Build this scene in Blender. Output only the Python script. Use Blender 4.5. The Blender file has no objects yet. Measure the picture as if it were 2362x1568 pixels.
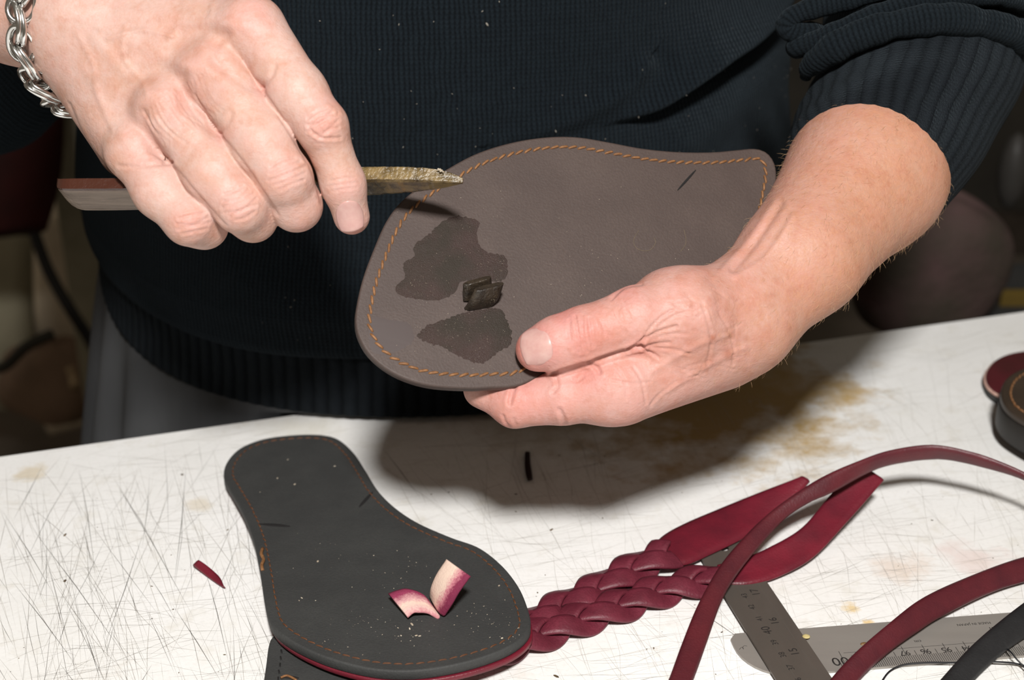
import bpy, bmesh, math, random
import numpy as np
from mathutils import Vector, Matrix
import openvdb as vdb

random.seed(7); rng = np.random.default_rng(7)
SC = bpy.context.scene; COL = SC.collection

# ------------------------------------------------------------------ camera, world, lights, exposure
PITCH = math.radians(25.0); CAMH = 0.4185; FPX = 2362*50/36
CAM = np.array([0, 0, CAMH])
FW = np.array([0, math.cos(PITCH), -math.sin(PITCH)]); UP = np.array([0, math.sin(PITCH), math.cos(PITCH)]); RT = np.array([1., 0, 0])
cd = bpy.data.cameras.new('camera'); cd.lens = 50; cd.sensor_width = 36; cd.clip_start = .01
cam = bpy.data.objects.new('camera', cd); COL.objects.link(cam)
cam.location = CAM; cam.rotation_euler = (math.pi/2 - PITCH, 0, 0)
cd.dof.use_dof = True; cd.dof.focus_distance = .67; cd.dof.aperture_fstop = 8.0
SC.camera = cam

w = bpy.data.worlds.new('world'); SC.world = w; w.use_nodes = True
w.node_tree.nodes['Background'].inputs[0].default_value = (1.0, .84, .66, 1)
w.node_tree.nodes['Background'].inputs[1].default_value = .14

def area(name, loc, target, size, power, color):
    l = bpy.data.lights.new(name, 'AREA'); l.shape = 'DISK'; l.size = size; l.energy = power; l.color = color
    o = bpy.data.objects.new(name, l); COL.objects.link(o); o.location = loc
    o.rotation_euler = (Vector(target) - Vector(loc)).to_track_quat('-Z', 'Y').to_euler()
    return o
area('flash_lamp', (.05, -.36, 1.14), (.02, .68, .1), .17, 31.5, (1.0, .975, .95))
SC.view_settings.view_transform = 'Standard'; SC.view_settings.look = 'None'
SC.view_settings.exposure = 0.0; SC.view_settings.gamma = 1.0; SC.view_settings.use_curve_mapping = False

# ------------------------------------------------------------------ helpers
def ray(x, y): return FW + (x-1181)/FPX*RT + (784-y)/FPX*UP
def P(x, y, d): return CAM + d*ray(x, y)                       # a point seen at a pixel, at a depth in metres
def T(x, y, z=0.0):                                            # a point seen at a pixel, at a height above the table
    r = ray(x, y); return CAM + r*(z-CAMH)/r[2]
def PL(x, y, pl):
    r = ray(x, y); p0, n = pl; return CAM + r*(np.dot(p0-CAM, n)/np.dot(r, n))
def proj(V):
    q = np.asarray(V) - CAM; d = q@FW
    return 1181+FPX*(q@RT)/d, 784-FPX*(q@UP)/d, d
def unit(v): v = np.asarray(v, float); return v/np.linalg.norm(v)

def spline(pts, n, closed=False):                              # Catmull-Rom resample, uniform in arc length
    p = np.asarray(pts, float); k = len(p); out = []
    seg = k if closed else k-1
    for i in range(seg):
        if closed: a, b, c, d = p[(i-1) % k], p[i], p[(i+1) % k], p[(i+2) % k]
        else: a, b, c, d = p[max(i-1, 0)], p[i], p[i+1], p[min(i+2, k-1)]
        for t in np.linspace(0, 1, 16, endpoint=False):
            out.append(.5*((2*b)+(c-a)*t+(2*a-5*b+4*c-d)*t*t+(3*b-a-3*c+d)*t**3))
    out.append(p[0] if closed else p[-1]); out = np.array(out)
    L = np.r_[0, np.cumsum(np.linalg.norm(np.diff(out, axis=0), axis=1))]
    s = np.linspace(0, L[-1], n+1)[:-1] if closed else np.linspace(0, L[-1], n)
    return np.stack([np.interp(s, L, out[:, j]) for j in range(p.shape[1])], 1)

def wloc(o):
    v = Vector((0, 0, 0))
    while o: v += o.location; o = o.parent
    return np.array(v)
def obj(name, V, F, mat, parent=None, smooth=True, loc=None, uv=None, attr=None, flatpoly=()):
    V = np.asarray(V, float)
    me = bpy.data.meshes.new(name)
    base = wloc(parent) if parent else np.zeros(3)
    o = bpy.data.objects.new(name, me)
    if loc is not None: l = np.asarray(loc, float)
    elif parent is None: l = np.array([V[:, 0].mean(), V[:, 1].mean(), V[:, 2].min()])
    else: l = base
    o.location = l-base
    Vl = V-l
    if isinstance(F, np.ndarray):
        me.vertices.add(len(Vl)); me.vertices.foreach_set('co', Vl.astype(np.float32).ravel())
        m, k = F.shape
        me.loops.add(m*k); me.loops.foreach_set('vertex_index', F.astype(np.int32).ravel())
        me.polygons.add(m); me.polygons.foreach_set('loop_start', np.arange(0, m*k, k, dtype=np.int32))
        me.update(calc_edges=True)
    else:
        me.from_pydata(Vl.tolist(), [], F)
    if smooth: me.polygons.foreach_set('use_smooth', [True]*len(me.polygons))
    for i in flatpoly: me.polygons[i].use_smooth = False
    if uv is not None:
        ul = me.uv_layers.new(name='UVMap')
        li = np.zeros(len(me.loops), np.int32); me.loops.foreach_get('vertex_index', li)
        ul.data.foreach_set('uv', np.asarray(uv, np.float32)[li].ravel())
    if attr:
        for k, a in attr.items():
            a = np.asarray(a, np.float32)
            if a.ndim == 2:
                at = me.attributes.new(k, 'FLOAT_COLOR', 'POINT'); at.data.foreach_set('color', np.c_[a, np.ones(len(a))].astype(np.float32).ravel())
            else:
                at = me.attributes.new(k, 'FLOAT', 'POINT'); at.data.foreach_set('value', a)
    for m_ in (mat if isinstance(mat, (list, tuple)) else [mat]): me.materials.append(m_)
    me.update(); COL.objects.link(o)
    if parent: o.parent = parent
    return o
def tag(o, label=None, cat=None, group=None, kind=None):
    if label: o['label'] = label
    if cat: o['category'] = cat
    if group: o['group'] = group
    if kind: o['kind'] = kind
    return o
def thing(name, loc, label, cat, group=None):
    o = bpy.data.objects.new(name, None); COL.objects.link(o); o.location = loc; o.empty_display_size = .02
    return tag(o, label, cat, group)

class MB:                                                      # collects shapes into one mesh
    def __init__(s): s.V = []; s.F = []; s.n = 0
    def add(s, V, F):
        V = np.asarray(V, float); s.V.append(V); s.F += [tuple(int(i)+s.n for i in f) for f in F]; s.n += len(V); return s
    def box(s, c, ax, ay, az, hx, hy, hz):
        c = np.asarray(c); V = [c+sx*hx*ax+sy*hy*ay+sz*hz*az for sx in (-1, 1) for sy in (-1, 1) for sz in (-1, 1)]
        return s.add(V, [(0, 1, 3, 2), (4, 6, 7, 5), (0, 4, 5, 1), (2, 3, 7, 6), (0, 2, 6, 4), (1, 5, 7, 3)])
    def build(s, name, mat, parent=None, **k): return obj(name, np.concatenate(s.V), s.F, mat, parent, **k)

def frames(C):
    C = np.asarray(C); t = np.gradient(C, axis=0); t /= np.linalg.norm(t, axis=1)[:, None]
    up = np.array([0, 0, 1.]) if abs(t[0][2]) < .9 else np.array([0, 1., 0]); N = []
    n = unit(np.cross(np.cross(t[0], up), t[0]))
    for i in range(len(C)):
        n = unit(n-t[i]*np.dot(n, t[i])); N.append(n)
    N = np.array(N); return t, N, np.cross(t, N)
def tube(C, r, k=10, closed=False, cap=True):
    C = np.asarray(C, float); n = len(C); r = np.full(n, r) if np.isscalar(r) else np.asarray(r)
    t, N, B = frames(C); a = np.arange(k)/k*2*math.pi
    V = C[:, None, :]+r[:, None, None]*(np.cos(a)[None, :, None]*N[:, None, :]+np.sin(a)[None, :, None]*B[:, None, :])
    V = V.reshape(-1, 3); F = []
    for i in range(n if closed else n-1):
        j = (i+1) % n
        for q in range(k): F.append((i*k+q, i*k+(q+1) % k, j*k+(q+1) % k, j*k+q))
    if cap and not closed: F += [tuple(range(k-1, -1, -1)), tuple((n-1)*k+q for q in range(k))]
    return V, F
def lens(c, ax, ay, az, a, b, h, k=12):                        # squashed ellipsoid
    V = []; F = []
    for i, ph in enumerate(np.linspace(-math.pi/2, math.pi/2, 7)):
        for q in range(k):
            th = q/k*2*math.pi
            V.append(c+ax*a*math.cos(ph)*math.cos(th)+ay*b*math.cos(ph)*math.sin(th)+az*h*math.sin(ph))
    for i in range(6):
        for q in range(k): F.append((i*k+q, i*k+(q+1) % k, (i+1)*k+(q+1) % k, (i+1)*k+q))
    return V, F
def ribbon(A, B, th, n=48, m=6, bulge=0.0, round_=.35):        # strap between two edge curves, thickness th
    A = spline(A, n); B = spline(B, n); M = (A+B)/2
    t = np.gradient(M, axis=0); wv = B-A
    nn = np.cross(t, wv); nn /= np.linalg.norm(nn, axis=1)[:, None]
    if nn[:, 2].mean() < 0: nn = -nn
    V = []; uv = []
    us = np.linspace(0, 1, m)
    for side in (0, 1):
        for j, u in enumerate(us if side == 0 else us[::-1]):
            e = min(1, (min(u, 1-u)*np.linalg.norm(wv, axis=1).mean())/(th*round_)+.45) if True else 1
            off = (0 if side == 0 else -th) + (-(1-e)*th*.6 if side == 0 else (1-e)*th*.6) + bulge*4*u*(1-u)
            V.append(A+u*wv+nn*off); uv.append(np.c_[np.linspace(0, 1, n), np.full(n, u)])
    k = len(V); V = np.stack(V, 1); uv = np.stack(uv, 1)
    F = []
    for i in range(n-1):
        for q in range(k): F.append((i*k+q, i*k+(q+1) % k, (i+1)*k+(q+1) % k, (i+1)*k+q))
    F += [tuple(range(k-1, -1, -1)), tuple((n-1)*k+q for q in range(k))]
    fl = [len(F)-2, len(F)-1]
    return V.reshape(-1, 3), F, uv.reshape(-1, 2), fl

# ------------------------------------------------------------------ materials
def mat(name, base=(.5, .5, .5), rough=.6, metal=0., spec=.5):
    m = bpy.data.materials.new(name); m.use_nodes = True; b = m.node_tree.nodes['Principled BSDF']
    b.inputs['Base Color'].default_value = (*base, 1); b.inputs['Roughness'].default_value = rough
    b.inputs['Metallic'].default_value = metal; b.inputs['Specular IOR Level'].default_value = spec
    return m
class NT:
    def __init__(s, m): s.t = m.node_tree; s.b = s.t.nodes['Principled BSDF']
    def n(s, typ, **k):
        x = s.t.nodes.new(typ)
        for a, v in k.items():
            if a in ('operation', 'data_type', 'blend_type', 'feature', 'attribute_name', 'wave_type', 'bands_direction', 'wave_profile', 'noise_dimensions', 'distance', 'invert', 'vector_type'): setattr(x, a, v)
        return x
    def l(s, a, b): s.t.links.new(a, b)
    def pos(s): return s.n('ShaderNodeNewGeometry').outputs['Position']
    def uv(s): return s.n('ShaderNodeUVMap').outputs[0]
    def attr(s, name): return s.n('ShaderNodeAttribute', attribute_name=name)
    def map(s, v, scale=(1, 1, 1), rot=(0, 0, 0)):
        x = s.n('ShaderNodeMapping'); s.l(v, x.inputs[0]); x.inputs['Scale'].default_value = scale; x.inputs['Rotation'].default_value = rot; return x.outputs[0]
    def noise(s, v, scale, detail=4, rough=.55, dist=0):
        x = s.n('ShaderNodeTexNoise'); s.l(v, x.inputs['Vector']); x.inputs['Scale'].default_value = scale; x.inputs['Detail'].default_value = detail
        x.inputs['Roughness'].default_value = rough; x.inputs['Distortion'].default_value = dist; return x.outputs[0]
    def voro(s, v, scale, feature='F1', rnd=1):
        x = s.n('ShaderNodeTexVoronoi', feature=feature); s.l(v, x.inputs['Vector']); x.inputs['Scale'].default_value = scale; x.inputs['Randomness'].default_value = rnd; return x.outputs[0]
    def ramp(s, f, stops):
        x = s.n('ShaderNodeValToRGB'); s.l(f, x.inputs[0]); e = x.color_ramp.elements
        while len(e) < len(stops): e.new(.5)
        for i, (p, c) in enumerate(stops):
            e[i].position = p; e[i].color = (*c, 1) if isinstance(c, (tuple, list)) else (c, c, c, 1)
        return x.outputs[0]
    def mix(s, f, a, b, blend='MIX'):
        x = s.n('ShaderNodeMix', data_type='RGBA', blend_type=blend)
        for sock, v in ((x.inputs[0], f), (x.inputs[6], a), (x.inputs[7], b)):
            if isinstance(v, (int, float)): sock.default_value = v
            elif isinstance(v, tuple): sock.default_value = (*v, 1)
            else: s.l(v, sock)
        return x.outputs[2]
    def math(s, op, a, b=None):
        x = s.n('ShaderNodeMath', operation=op)
        for sock, v in ((x.inputs[0], a), (x.inputs[1], b)):
            if v is None: continue
            if isinstance(v, (int, float)): sock.default_value = v
            else: s.l(v, sock)
        return x.outputs[0]
    def bump(s, h, strength, dist, prev=None):
        x = s.n('ShaderNodeBump'); x.inputs['Strength'].default_value = strength; x.inputs['Distance'].default_value = dist
        s.l(h, x.inputs['Height'])
        if prev is not None: s.l(prev, x.inputs['Normal'])
        return x.outputs[0]
    def color(s, c): s.l(c, s.b.inputs['Base Color'])
    def rough(s, c): s.l(c, s.b.inputs['Roughness'])
    def normal(s, c): s.l(c, s.b.inputs['Normal'])

def m_leather(name, c1, c2, rough=.5, speck=None, scale=60, bump=.25):
    m = mat(name, c1, rough); t = NT(m); p = t.pos()
    n1 = t.noise(p, scale, 5); n2 = t.noise(p, 900, 3)
    c = t.mix(t.ramp(n1, [(.35, 0), (.68, 1)]), c1, c2)
    c = t.mix(t.ramp(n2, [(.3, .0), (.7, .45)]), c, tuple(x*.72 for x in c1))
    if speck:
        v = t.voro(p, speck[0]); k = t.ramp(v, [(speck[1], 1), (speck[1]+.03, 0)])
        k2 = t.ramp(t.noise(p, 38, 2), [(.5, 0), (.58, 1)])
        c = t.mix(t.math('MULTIPLY', k, k2), c, speck[2])
    t.color(c)
    t.normal(t.bump(n2, bump, .0006, t.bump(n1, .15, .002)))
    return m

def m_skin():
    m = mat('skin', (.7, .45, .38), .5, spec=.30); t = NT(m); p = t.pos()
    col = t.attr('tint').outputs['Color']; fre = t.attr('freckle').outputs['Fac']
    n1 = t.noise(p, 85, 4, .6); n2 = t.noise(p, 420, 3); n3 = t.noise(p, 1500, 2)
    nm = t.noise(p, 48, 6, .72); n1b = t.noise(p, 150, 5, .7)
    col = t.mix(t.ramp(nm, [(.46, 0.), (.68, .62)]), col, t.mix(1.0, col, (.88, .72, .58), 'MULTIPLY')); col = t.mix(t.ramp(n1b, [(.50, 0.), (.70, .50)]), col, t.mix(1.0, col, (.84, .66, .56), 'MULTIPLY'))
    col = t.mix(t.ramp(n1b, [(.28, .35), (.44, 0)]), col, t.mix(1.0, col, (1.10, 1.10, 1.08), 'MULTIPLY'))
    c = t.mix(t.ramp(n1, [(.38, 0.), (.66, .55)]), col, t.mix(1.0, col, (1.02, .83, .80), 'MULTIPLY'))
    c = t.mix(t.ramp(n2, [(.35, .0), (.62, .30)]), c, t.mix(1.0, col, (.93, .80, .72), 'MULTIPLY'))
    vz = t.noise(p, 260, 2); fk = t.math('MULTIPLY', t.ramp(vz, [(.54, 0), (.72, .55)]), fre)
    st = t.noise(t.map(p, (900, 900, 260), (.2, .5, .3)), 1.0, 4, .65); c = t.mix(t.math('MULTIPLY', t.ramp(st, [(.48, 0), (.66, .8)]), fre), c, (.50, .25, .15)); c = t.mix(fk, c, (.46, .22, .12))
    t.color(c)
    vo = t.voro(t.map(p, (1, 1, 1)), 900); h = t.math('ADD', t.math('MULTIPLY', vo, .6), n2)
    wr = t.noise(t.map(p, (300, 300, 900), (.5, .4, .3)), 1.0, 4, .6, 1.2)
    nb = t.bump(h, .22, .0006); nb = t.bump(wr, .20, .0007, nb); nb = t.bump(n1, .16, .004, nb); t.normal(nb)
    t.rough(t.ramp(n3, [(.3, .44), (.7, .60)]))
    b = t.b; b.inputs['Subsurface Weight'].default_value = .16; b.inputs['Subsurface Radius'].default_value = (1, .35, .2); b.inputs['Subsurface Scale'].default_value = .004
    return m

def m_knit(name, c1, c2, pitch_u, pitch_v, depth=.0016, rib=False):
    m = mat(name, c1, .95, spec=.08); t = NT(m); uv = t.uv()
    sx = t.n('ShaderNodeSeparateXYZ'); t.l(uv, sx.inputs[0])
    wob = t.math('MULTIPLY', t.math('SUBTRACT', t.noise(uv, 60, 2), .5), .0030)
    u = t.math('ADD', sx.outputs[0], wob); v = sx.outputs[1]
    pu = t.math('MULTIPLY', u, 2*math.pi/pitch_u); cu = t.math('ABSOLUTE', t.math('SINE', t.math('MULTIPLY', pu, .5)))
    saw = t.math('PINGPONG', t.math('DIVIDE', u, pitch_u), .5)
    pv = t.math('MULTIPLY', t.math('ADD', v, t.math('MULTIPLY', saw, pitch_v*1.3)), 2*math.pi/pitch_v)
    cv = t.math('ADD', t.math('MULTIPLY', t.math('SINE', pv), .5), .5)
    nz = t.noise(uv, 900, 3, .7); nz2 = t.noise(uv, 150, 4, .65)
    h = t.math('ADD', t.math('MULTIPLY', cu, .8 if not rib else 1.1), t.math('ADD', t.math('MULTIPLY', cv, (.24 if not rib else .10)), t.math('MULTIPLY', nz, 1.0)))
    f = t.ramp(t.math('ADD', t.math('MULTIPLY', h, .45), t.math('MULTIPLY', nz2, .35)), [(.45, 0), (.95, 1)])
    t.color(t.mix(f, c1, c2))
    t.normal(t.bump(h, .8, depth))
    b = t.b; b.inputs['Sheen Weight'].default_value = .05; b.inputs['Sheen Roughness'].default_value = .5; b.inputs['Sheen Tint'].default_value = (.55, .7, .8, 1)
    return m

def m_steel(name, c1, c2, rough, dirv, metal=1.0):
    m = mat(name, c1, rough, metal); t = NT(m); p = t.pos()
    q = t.map(p, (dirv[0], dirv[1], 300)); n = t.noise(q, 1, 4); n2 = t.noise(p, 45, 4)
    c = t.mix(t.ramp(n2, [(.4, 0), (.7, .6)]), c1, c2); t.color(t.mix(t.ramp(n, [(.4, 0), (.6, .25)]), c, tuple(x*.7 for x in c1)))
    t.rough(t.ramp(n2, [(.3, rough-.06), (.7, rough+.12)])); t.normal(t.bump(n, .12, .0003))
    return m

def m_wood(name, c1, c2, rough, axis=(12, 220, 220)):
    m = mat(name, c1, rough); t = NT(m); p = t.pos(); q = t.map(p, axis)
    n = t.noise(q, 1.0, 6, .65, .6); t.color(t.mix(t.ramp(n, [(.35, 0), (.65, 1)]), c1, c2)); t.normal(t.bump(n, .3, .0006)); return m

def m_plain(name, c1, c2, rough=.85, scale=12, bump=.2, dist=.004):
    m = mat(name, c1, rough, spec=.25); t = NT(m); n = t.noise(t.pos(), scale, 5)
    t.color(t.mix(t.ramp(n, [(.35, 0), (.65, 1)]), c1, c2)); t.normal(t.bump(n, bump, dist)); return m

SKIN = m_skin()
KNIT = m_knit('navy_knit', (.0022, .0032, .0045), (.0095, .0145, .0190), .0027, .0026, .0012)
RIBK = m_knit('navy_rib_knit', (.0028, .0036, .0048), (.0095, .0120, .0150), .0085, .0022, .0022, True)

KNITR = m_knit('navy_knit_folds', (.0026, .0038, .0050), (.0085, .0125, .0160), .0025, .0026, .0006)
def m_table():
    m = mat('white_cutting_board', (.8, .8, .77), .42, spec=.4); t = NT(m); p = t.pos()
    n1 = t.noise(p, 7, 5, .6); n2 = t.noise(p, 46, 5, .65); n3 = t.noise(p, 400, 3)
    c = t.mix(t.ramp(n1, [(.35, 0), (.65, 1)]), (.90, .90, .885), (.82, .815, .785))
    c = t.mix(t.ramp(n2, [(.56, 0), (.75, .45)]), c, (.60, .56, .46))
    c = t.mix(t.ramp(n3, [(.3, .10), (.5, 0)]), c, (.45, .42, .38))
    # work stain, with the shadow's golden-brown tone painted in, and a few glue drips
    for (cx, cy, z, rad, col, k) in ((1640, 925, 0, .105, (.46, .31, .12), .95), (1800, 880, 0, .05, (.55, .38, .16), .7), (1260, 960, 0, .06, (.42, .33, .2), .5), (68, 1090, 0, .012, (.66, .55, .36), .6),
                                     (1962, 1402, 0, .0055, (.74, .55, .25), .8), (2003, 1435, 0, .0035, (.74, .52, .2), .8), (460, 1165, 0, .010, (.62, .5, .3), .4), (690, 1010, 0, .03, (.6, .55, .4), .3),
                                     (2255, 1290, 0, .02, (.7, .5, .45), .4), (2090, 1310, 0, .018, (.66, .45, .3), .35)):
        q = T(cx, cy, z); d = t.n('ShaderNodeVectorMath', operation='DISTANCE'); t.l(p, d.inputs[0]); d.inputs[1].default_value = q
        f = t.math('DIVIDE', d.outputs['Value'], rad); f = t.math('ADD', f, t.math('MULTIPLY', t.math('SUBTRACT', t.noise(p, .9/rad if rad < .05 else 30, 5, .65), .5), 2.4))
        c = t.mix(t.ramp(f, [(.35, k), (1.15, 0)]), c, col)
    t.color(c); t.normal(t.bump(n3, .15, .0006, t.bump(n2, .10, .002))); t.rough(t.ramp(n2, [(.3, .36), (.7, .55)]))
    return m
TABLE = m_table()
def m_cut(name, c): return mat(name, c, .7)

# ------------------------------------------------------------------ the setting
FL = -.76
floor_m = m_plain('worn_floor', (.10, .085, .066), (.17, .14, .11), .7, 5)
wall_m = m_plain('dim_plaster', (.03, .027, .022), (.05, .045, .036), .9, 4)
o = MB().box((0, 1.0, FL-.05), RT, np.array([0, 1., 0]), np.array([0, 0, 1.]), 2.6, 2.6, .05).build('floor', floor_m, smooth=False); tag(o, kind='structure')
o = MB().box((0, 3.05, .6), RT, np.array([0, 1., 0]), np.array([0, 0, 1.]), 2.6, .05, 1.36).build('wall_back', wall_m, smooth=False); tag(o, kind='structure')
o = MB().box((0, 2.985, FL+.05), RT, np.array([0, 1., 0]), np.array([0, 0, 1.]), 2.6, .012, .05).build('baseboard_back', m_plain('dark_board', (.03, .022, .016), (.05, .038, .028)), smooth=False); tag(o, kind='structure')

# ------------------------------------------------------------------ work table
eL, eR = T(0, 1052), T(2362, 718); ed = unit(eR-eL); bL = eL-ed*.55; bR = eR+ed*.45
table = thing('worktable', ((bL[0]+bR[0])/2, .5, FL), 'white scratched cutting board worktable top with a slanting back edge', 'table')
def prism(poly, z0, z1, bev=.002):
    poly = [np.asarray(q) for q in poly]; k = len(poly); c = sum(poly)/k
    rings = []
    for z, ins in ((z1, bev), (z1-bev*.3, bev*.3), (z1-bev, 0), (z0, 0)):
        rings += [np.array([*(q[:2]+(c[:2]-q[:2])/np.linalg.norm(c[:2]-q[:2])*ins), z]) for q in poly]
    F = [tuple(range(k)), tuple(3*k+i for i in range(k-1, -1, -1))]
    for r in range(3):
        for i in range(k): F.append((r*k+i, (r+1)*k+i, (r+1)*k+(i+1) % k, r*k+(i+1) % k))
    return np.array(rings), F
poly = [(bL[0], .06), (bR[0], .06), bR[:2], bL[:2]]
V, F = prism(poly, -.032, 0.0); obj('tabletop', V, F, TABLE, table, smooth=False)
leg_m = m_wood('table_leg_wood', (.10, .06, .03), (.16, .10, .055), .6, (200, 200, 9))
for q in poly:
    c = np.array(q)*.9+np.array([.0, .05])
    MB().box((c[0], c[1], (FL-.032)/2), RT, np.array([0, 1., 0]), np.array([0, 0, 1.]), .03, .03, (-.032-FL)/2).build('leg', leg_m, table, smooth=False)
# knife cuts scored into the board: thin strips lying in the surface
def inside(p): # on the board
    s = (p[0]-eL[0])*ed[1]-(p[1]-eL[1])*ed[0]
    return s > .003 and p[1] > .45
cuts = {0: MB(), 1: MB(), 2: MB()}
def cut(x, y, dx, dy, wid, tone, bend=0.):
    a, b = T(x, y, .00012), T(x+dx, y+dy, .00012)
    if not (inside(a) and inside(b)): return
    m_ = (a+b)/2; d = unit(b-a); n = np.array([-d[1], d[0], 0]); m_ = m_+n*bend*np.linalg.norm(b-a)
    z = np.array([0, 0, 1])*0
    cuts[tone].add([a, m_+n*wid/2, b, m_-n*wid/2], [(0, 3, 2, 1)])
R_ = random.Random(3)
for _ in range(420):                                           # left field: long, steep cuts
    x, y = R_.uniform(-60, 640), R_.uniform(1000, 1620); L = R_.uniform(60, 330); a = math.radians(R_.gauss(68, 14)) if R_.random() < .75 else math.radians(R_.gauss(120, 12))
    cut(x, y, L*math.cos(a)*.8, L*math.sin(a), R_.uniform(.00010, .00030), R_.choice((0, 0, 1, 1, 2)), R_.gauss(0, .01))
for _ in range(300):                                           # left field: flat cuts
    x, y = R_.uniform(-60, 640), R_.uniform(1000, 1620); L = R_.uniform(40, 260); a = math.radians(R_.gauss(-8, 10))
    cut(x, y, L*math.cos(a), L*math.sin(a), R_.uniform(.00010, .00024), R_.choice((0, 0, 1)), R_.gauss(0, .01))
for _ in range(1500):                                          # right field: fine hatching
    x, y = R_.uniform(820, 2420), R_.uniform(760, 1620); L = R_.uniform(30, 260)
    a = math.radians(R_.gauss(-9, 9)) if R_.random() < .62 else math.radians(R_.gauss(62, 16))
    cut(x, y, L*math.cos(a), L*math.sin(a), R_.uniform(.00008, .00022), R_.choice((0, 0, 0, 1)), R_.gauss(0, .012))
for x, y, dx, dy in ((215, 1020, 22, 260), (180, 1070, 40, 250), (100, 1070, -70, 130), (0, 1170, 130, 210), (60, 1200, 240, 330), (395, 1390, 120, 190), (330, 1230, -90, 260), (430, 1060, -30, 300), (20, 1330, 160, 210), (260, 1100, 190, 330), (470, 1300, 60, 240),
                     (1650, 1170, 80, 60), (1570, 1380, 190, 130), (880, 1030, 90, 120)):
    cut(x, y, dx, dy, .0004, 2, .006)
for k_, c in ((0, (.50, .48, .44)), (1, (.34, .32, .29)), (2, (.17, .16, .145))):
    tag(cuts[k_].build('cut_marks', m_cut('cut_tone', c), table, smooth=False), kind='stuff')

# ------------------------------------------------------------------ the person: one continuous skin surface
def J(x, y, r, d): return (P(x, y, d), r*d/FPX)                # joint: centre and radius
def JA(x, y, r, d): return J(x, y, r, d*SA)
def chain(*js): return [(js[i], js[i+1]) for i in range(len(js)-1)]
def smin(a, b, k):
    h = np.clip(.5+.5*(b-a)/k, 0, 1); return b+(a-b)*h-k*h*(1-h)
class Field:
    def __init__(s, prims, vox, pad=.006):
        pts = np.array([q[0]+sg*q[1] for pr in prims for q in pr for sg in (-1, 1)])
        s.lo = pts.min(0)-pad; s.vox = vox; s.n = np.ceil((pts.max(0)+pad-s.lo)/vox).astype(int)+1; s.big = .03
    def new(s): return np.full(s.n, s.big, np.float32)
    def put(s, D, prims, k):
        for (a, ra), (b, rb) in prims:
            mg = max(k*1.2, .004)+.002
            lo = np.maximum(0, np.floor((np.minimum(a-ra, b-rb)-mg-s.lo)/s.vox).astype(int)); hi = np.minimum(s.n, np.ceil((np.maximum(a+ra, b+rb)+mg-s.lo)/s.vox).astype(int)+1)
            if (hi <= lo).any(): continue
            g = [(np.arange(lo[i], hi[i], dtype=np.float32)*s.vox+s.lo[i]).astype(np.float32) for i in range(3)]
            X, Y, Z = g[0][:, None, None], g[1][None, :, None], g[2][None, None, :]
            ab = (b-a).astype(np.float32); L2 = float(ab@ab)+1e-12
            t = ((X-a[0])*ab[0]+(Y-a[1])*ab[1]+(Z-a[2])*ab[2])/L2; np.clip(t, 0, 1, out=t)
            d = np.sqrt((X-a[0]-t*ab[0])**2+(Y-a[1]-t*ab[1])**2+(Z-a[2]-t*ab[2])**2)-(ra+t*(rb-ra))
            sl = tuple(slice(lo[i], hi[i]) for i in range(3)); D[sl] = smin(D[sl], d.astype(np.float32), k)
        return D
    def mesh(s, D):
        g = vdb.FloatGrid(); g.background = s.big; g.copyFromArray(np.clip(D, -s.big, s.big))
        p, q = g.convertToQuads(isovalue=0.0); return np.asarray(p, float)*s.vox+s.lo, np.asarray(q, np.int64)
def vnormals(V, F):
    a = V[F]; n = np.cross(a[:, 2]-a[:, 0], a[:, 3]-a[:, 1]); N = np.zeros_like(V)
    for i in range(4): np.add.at(N, F[:, i], n)
    return N/(np.linalg.norm(N, axis=1)[:, None]+1e-12)
def relax(V, F, it=1, f=.5):
    E_ = np.concatenate([F[:, [0, 1]], F[:, [1, 2]], F[:, [2, 3]], F[:, [3, 0]]])
    for _ in range(it):
        S = np.zeros_like(V); c = np.zeros(len(V))
        np.add.at(S, E_[:, 0], V[E_[:, 1]]); np.add.at(c, E_[:, 0], 1); np.add.at(S, E_[:, 1], V[E_[:, 0]]); np.add.at(c, E_[:, 1], 1)
        V = V+f*(S/c[:, None]-V)
    return V
def dpoly(x, y, pl):                                           # distance to a polyline in image pixels
    pl = spline(np.array(pl, float), 24) if len(pl) > 2 else np.array(pl, float)
    best = np.full(len(x), 1e9)
    for (ax, ay), (bx, by) in zip(pl[:-1], pl[1:]):
        dx, dy = bx-ax, by-ay; L = dx*dx+dy*dy+1e-9; t = np.clip(((x-ax)*dx+(y-ay)*dy)/L, 0, 1)
        best = np.minimum(best, np.hypot(x-ax-t*dx, y-ay-t*dy))
    return best
def carve(V, N, lines, dmax):
    x, y, d = proj(V); view = CAM-V; view /= np.linalg.norm(view, axis=1)[:, None]
    face = np.clip((np.einsum('ij,ij->i', N, view)-.02)/.2, 0, 1)*(d < dmax)
    sh = np.zeros(len(V))
    for wpx, dep, pl in lines:
        pl_ = np.array(pl); m = (x > pl_[:, 0].min()-4*wpx-8) & (x < pl_[:, 0].max()+4*wpx+8) & (y > pl_[:, 1].min()-4*wpx-8) & (y < pl_[:, 1].max()+4*wpx+8) & (face > 0)
        i = np.where(m)[0]
        if not len(i): continue
        q = dpoly(x[i], y[i], pl)
        sh[i] += -dep*np.exp(-(q/wpx)**2)+.35*abs(dep)*np.exp(-((q-2.1*wpx)/(1.1*wpx))**2)*(1 if dep > 0 else 0)
    return V+N*(sh*face)[:, None]
def blobs(x, y, L):
    s = np.zeros(len(x))
    for bx, by, r, a in L: s = np.maximum(s, a*np.exp(-(((x-bx)**2+(y-by)**2)/r**2)))
    return s

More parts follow.
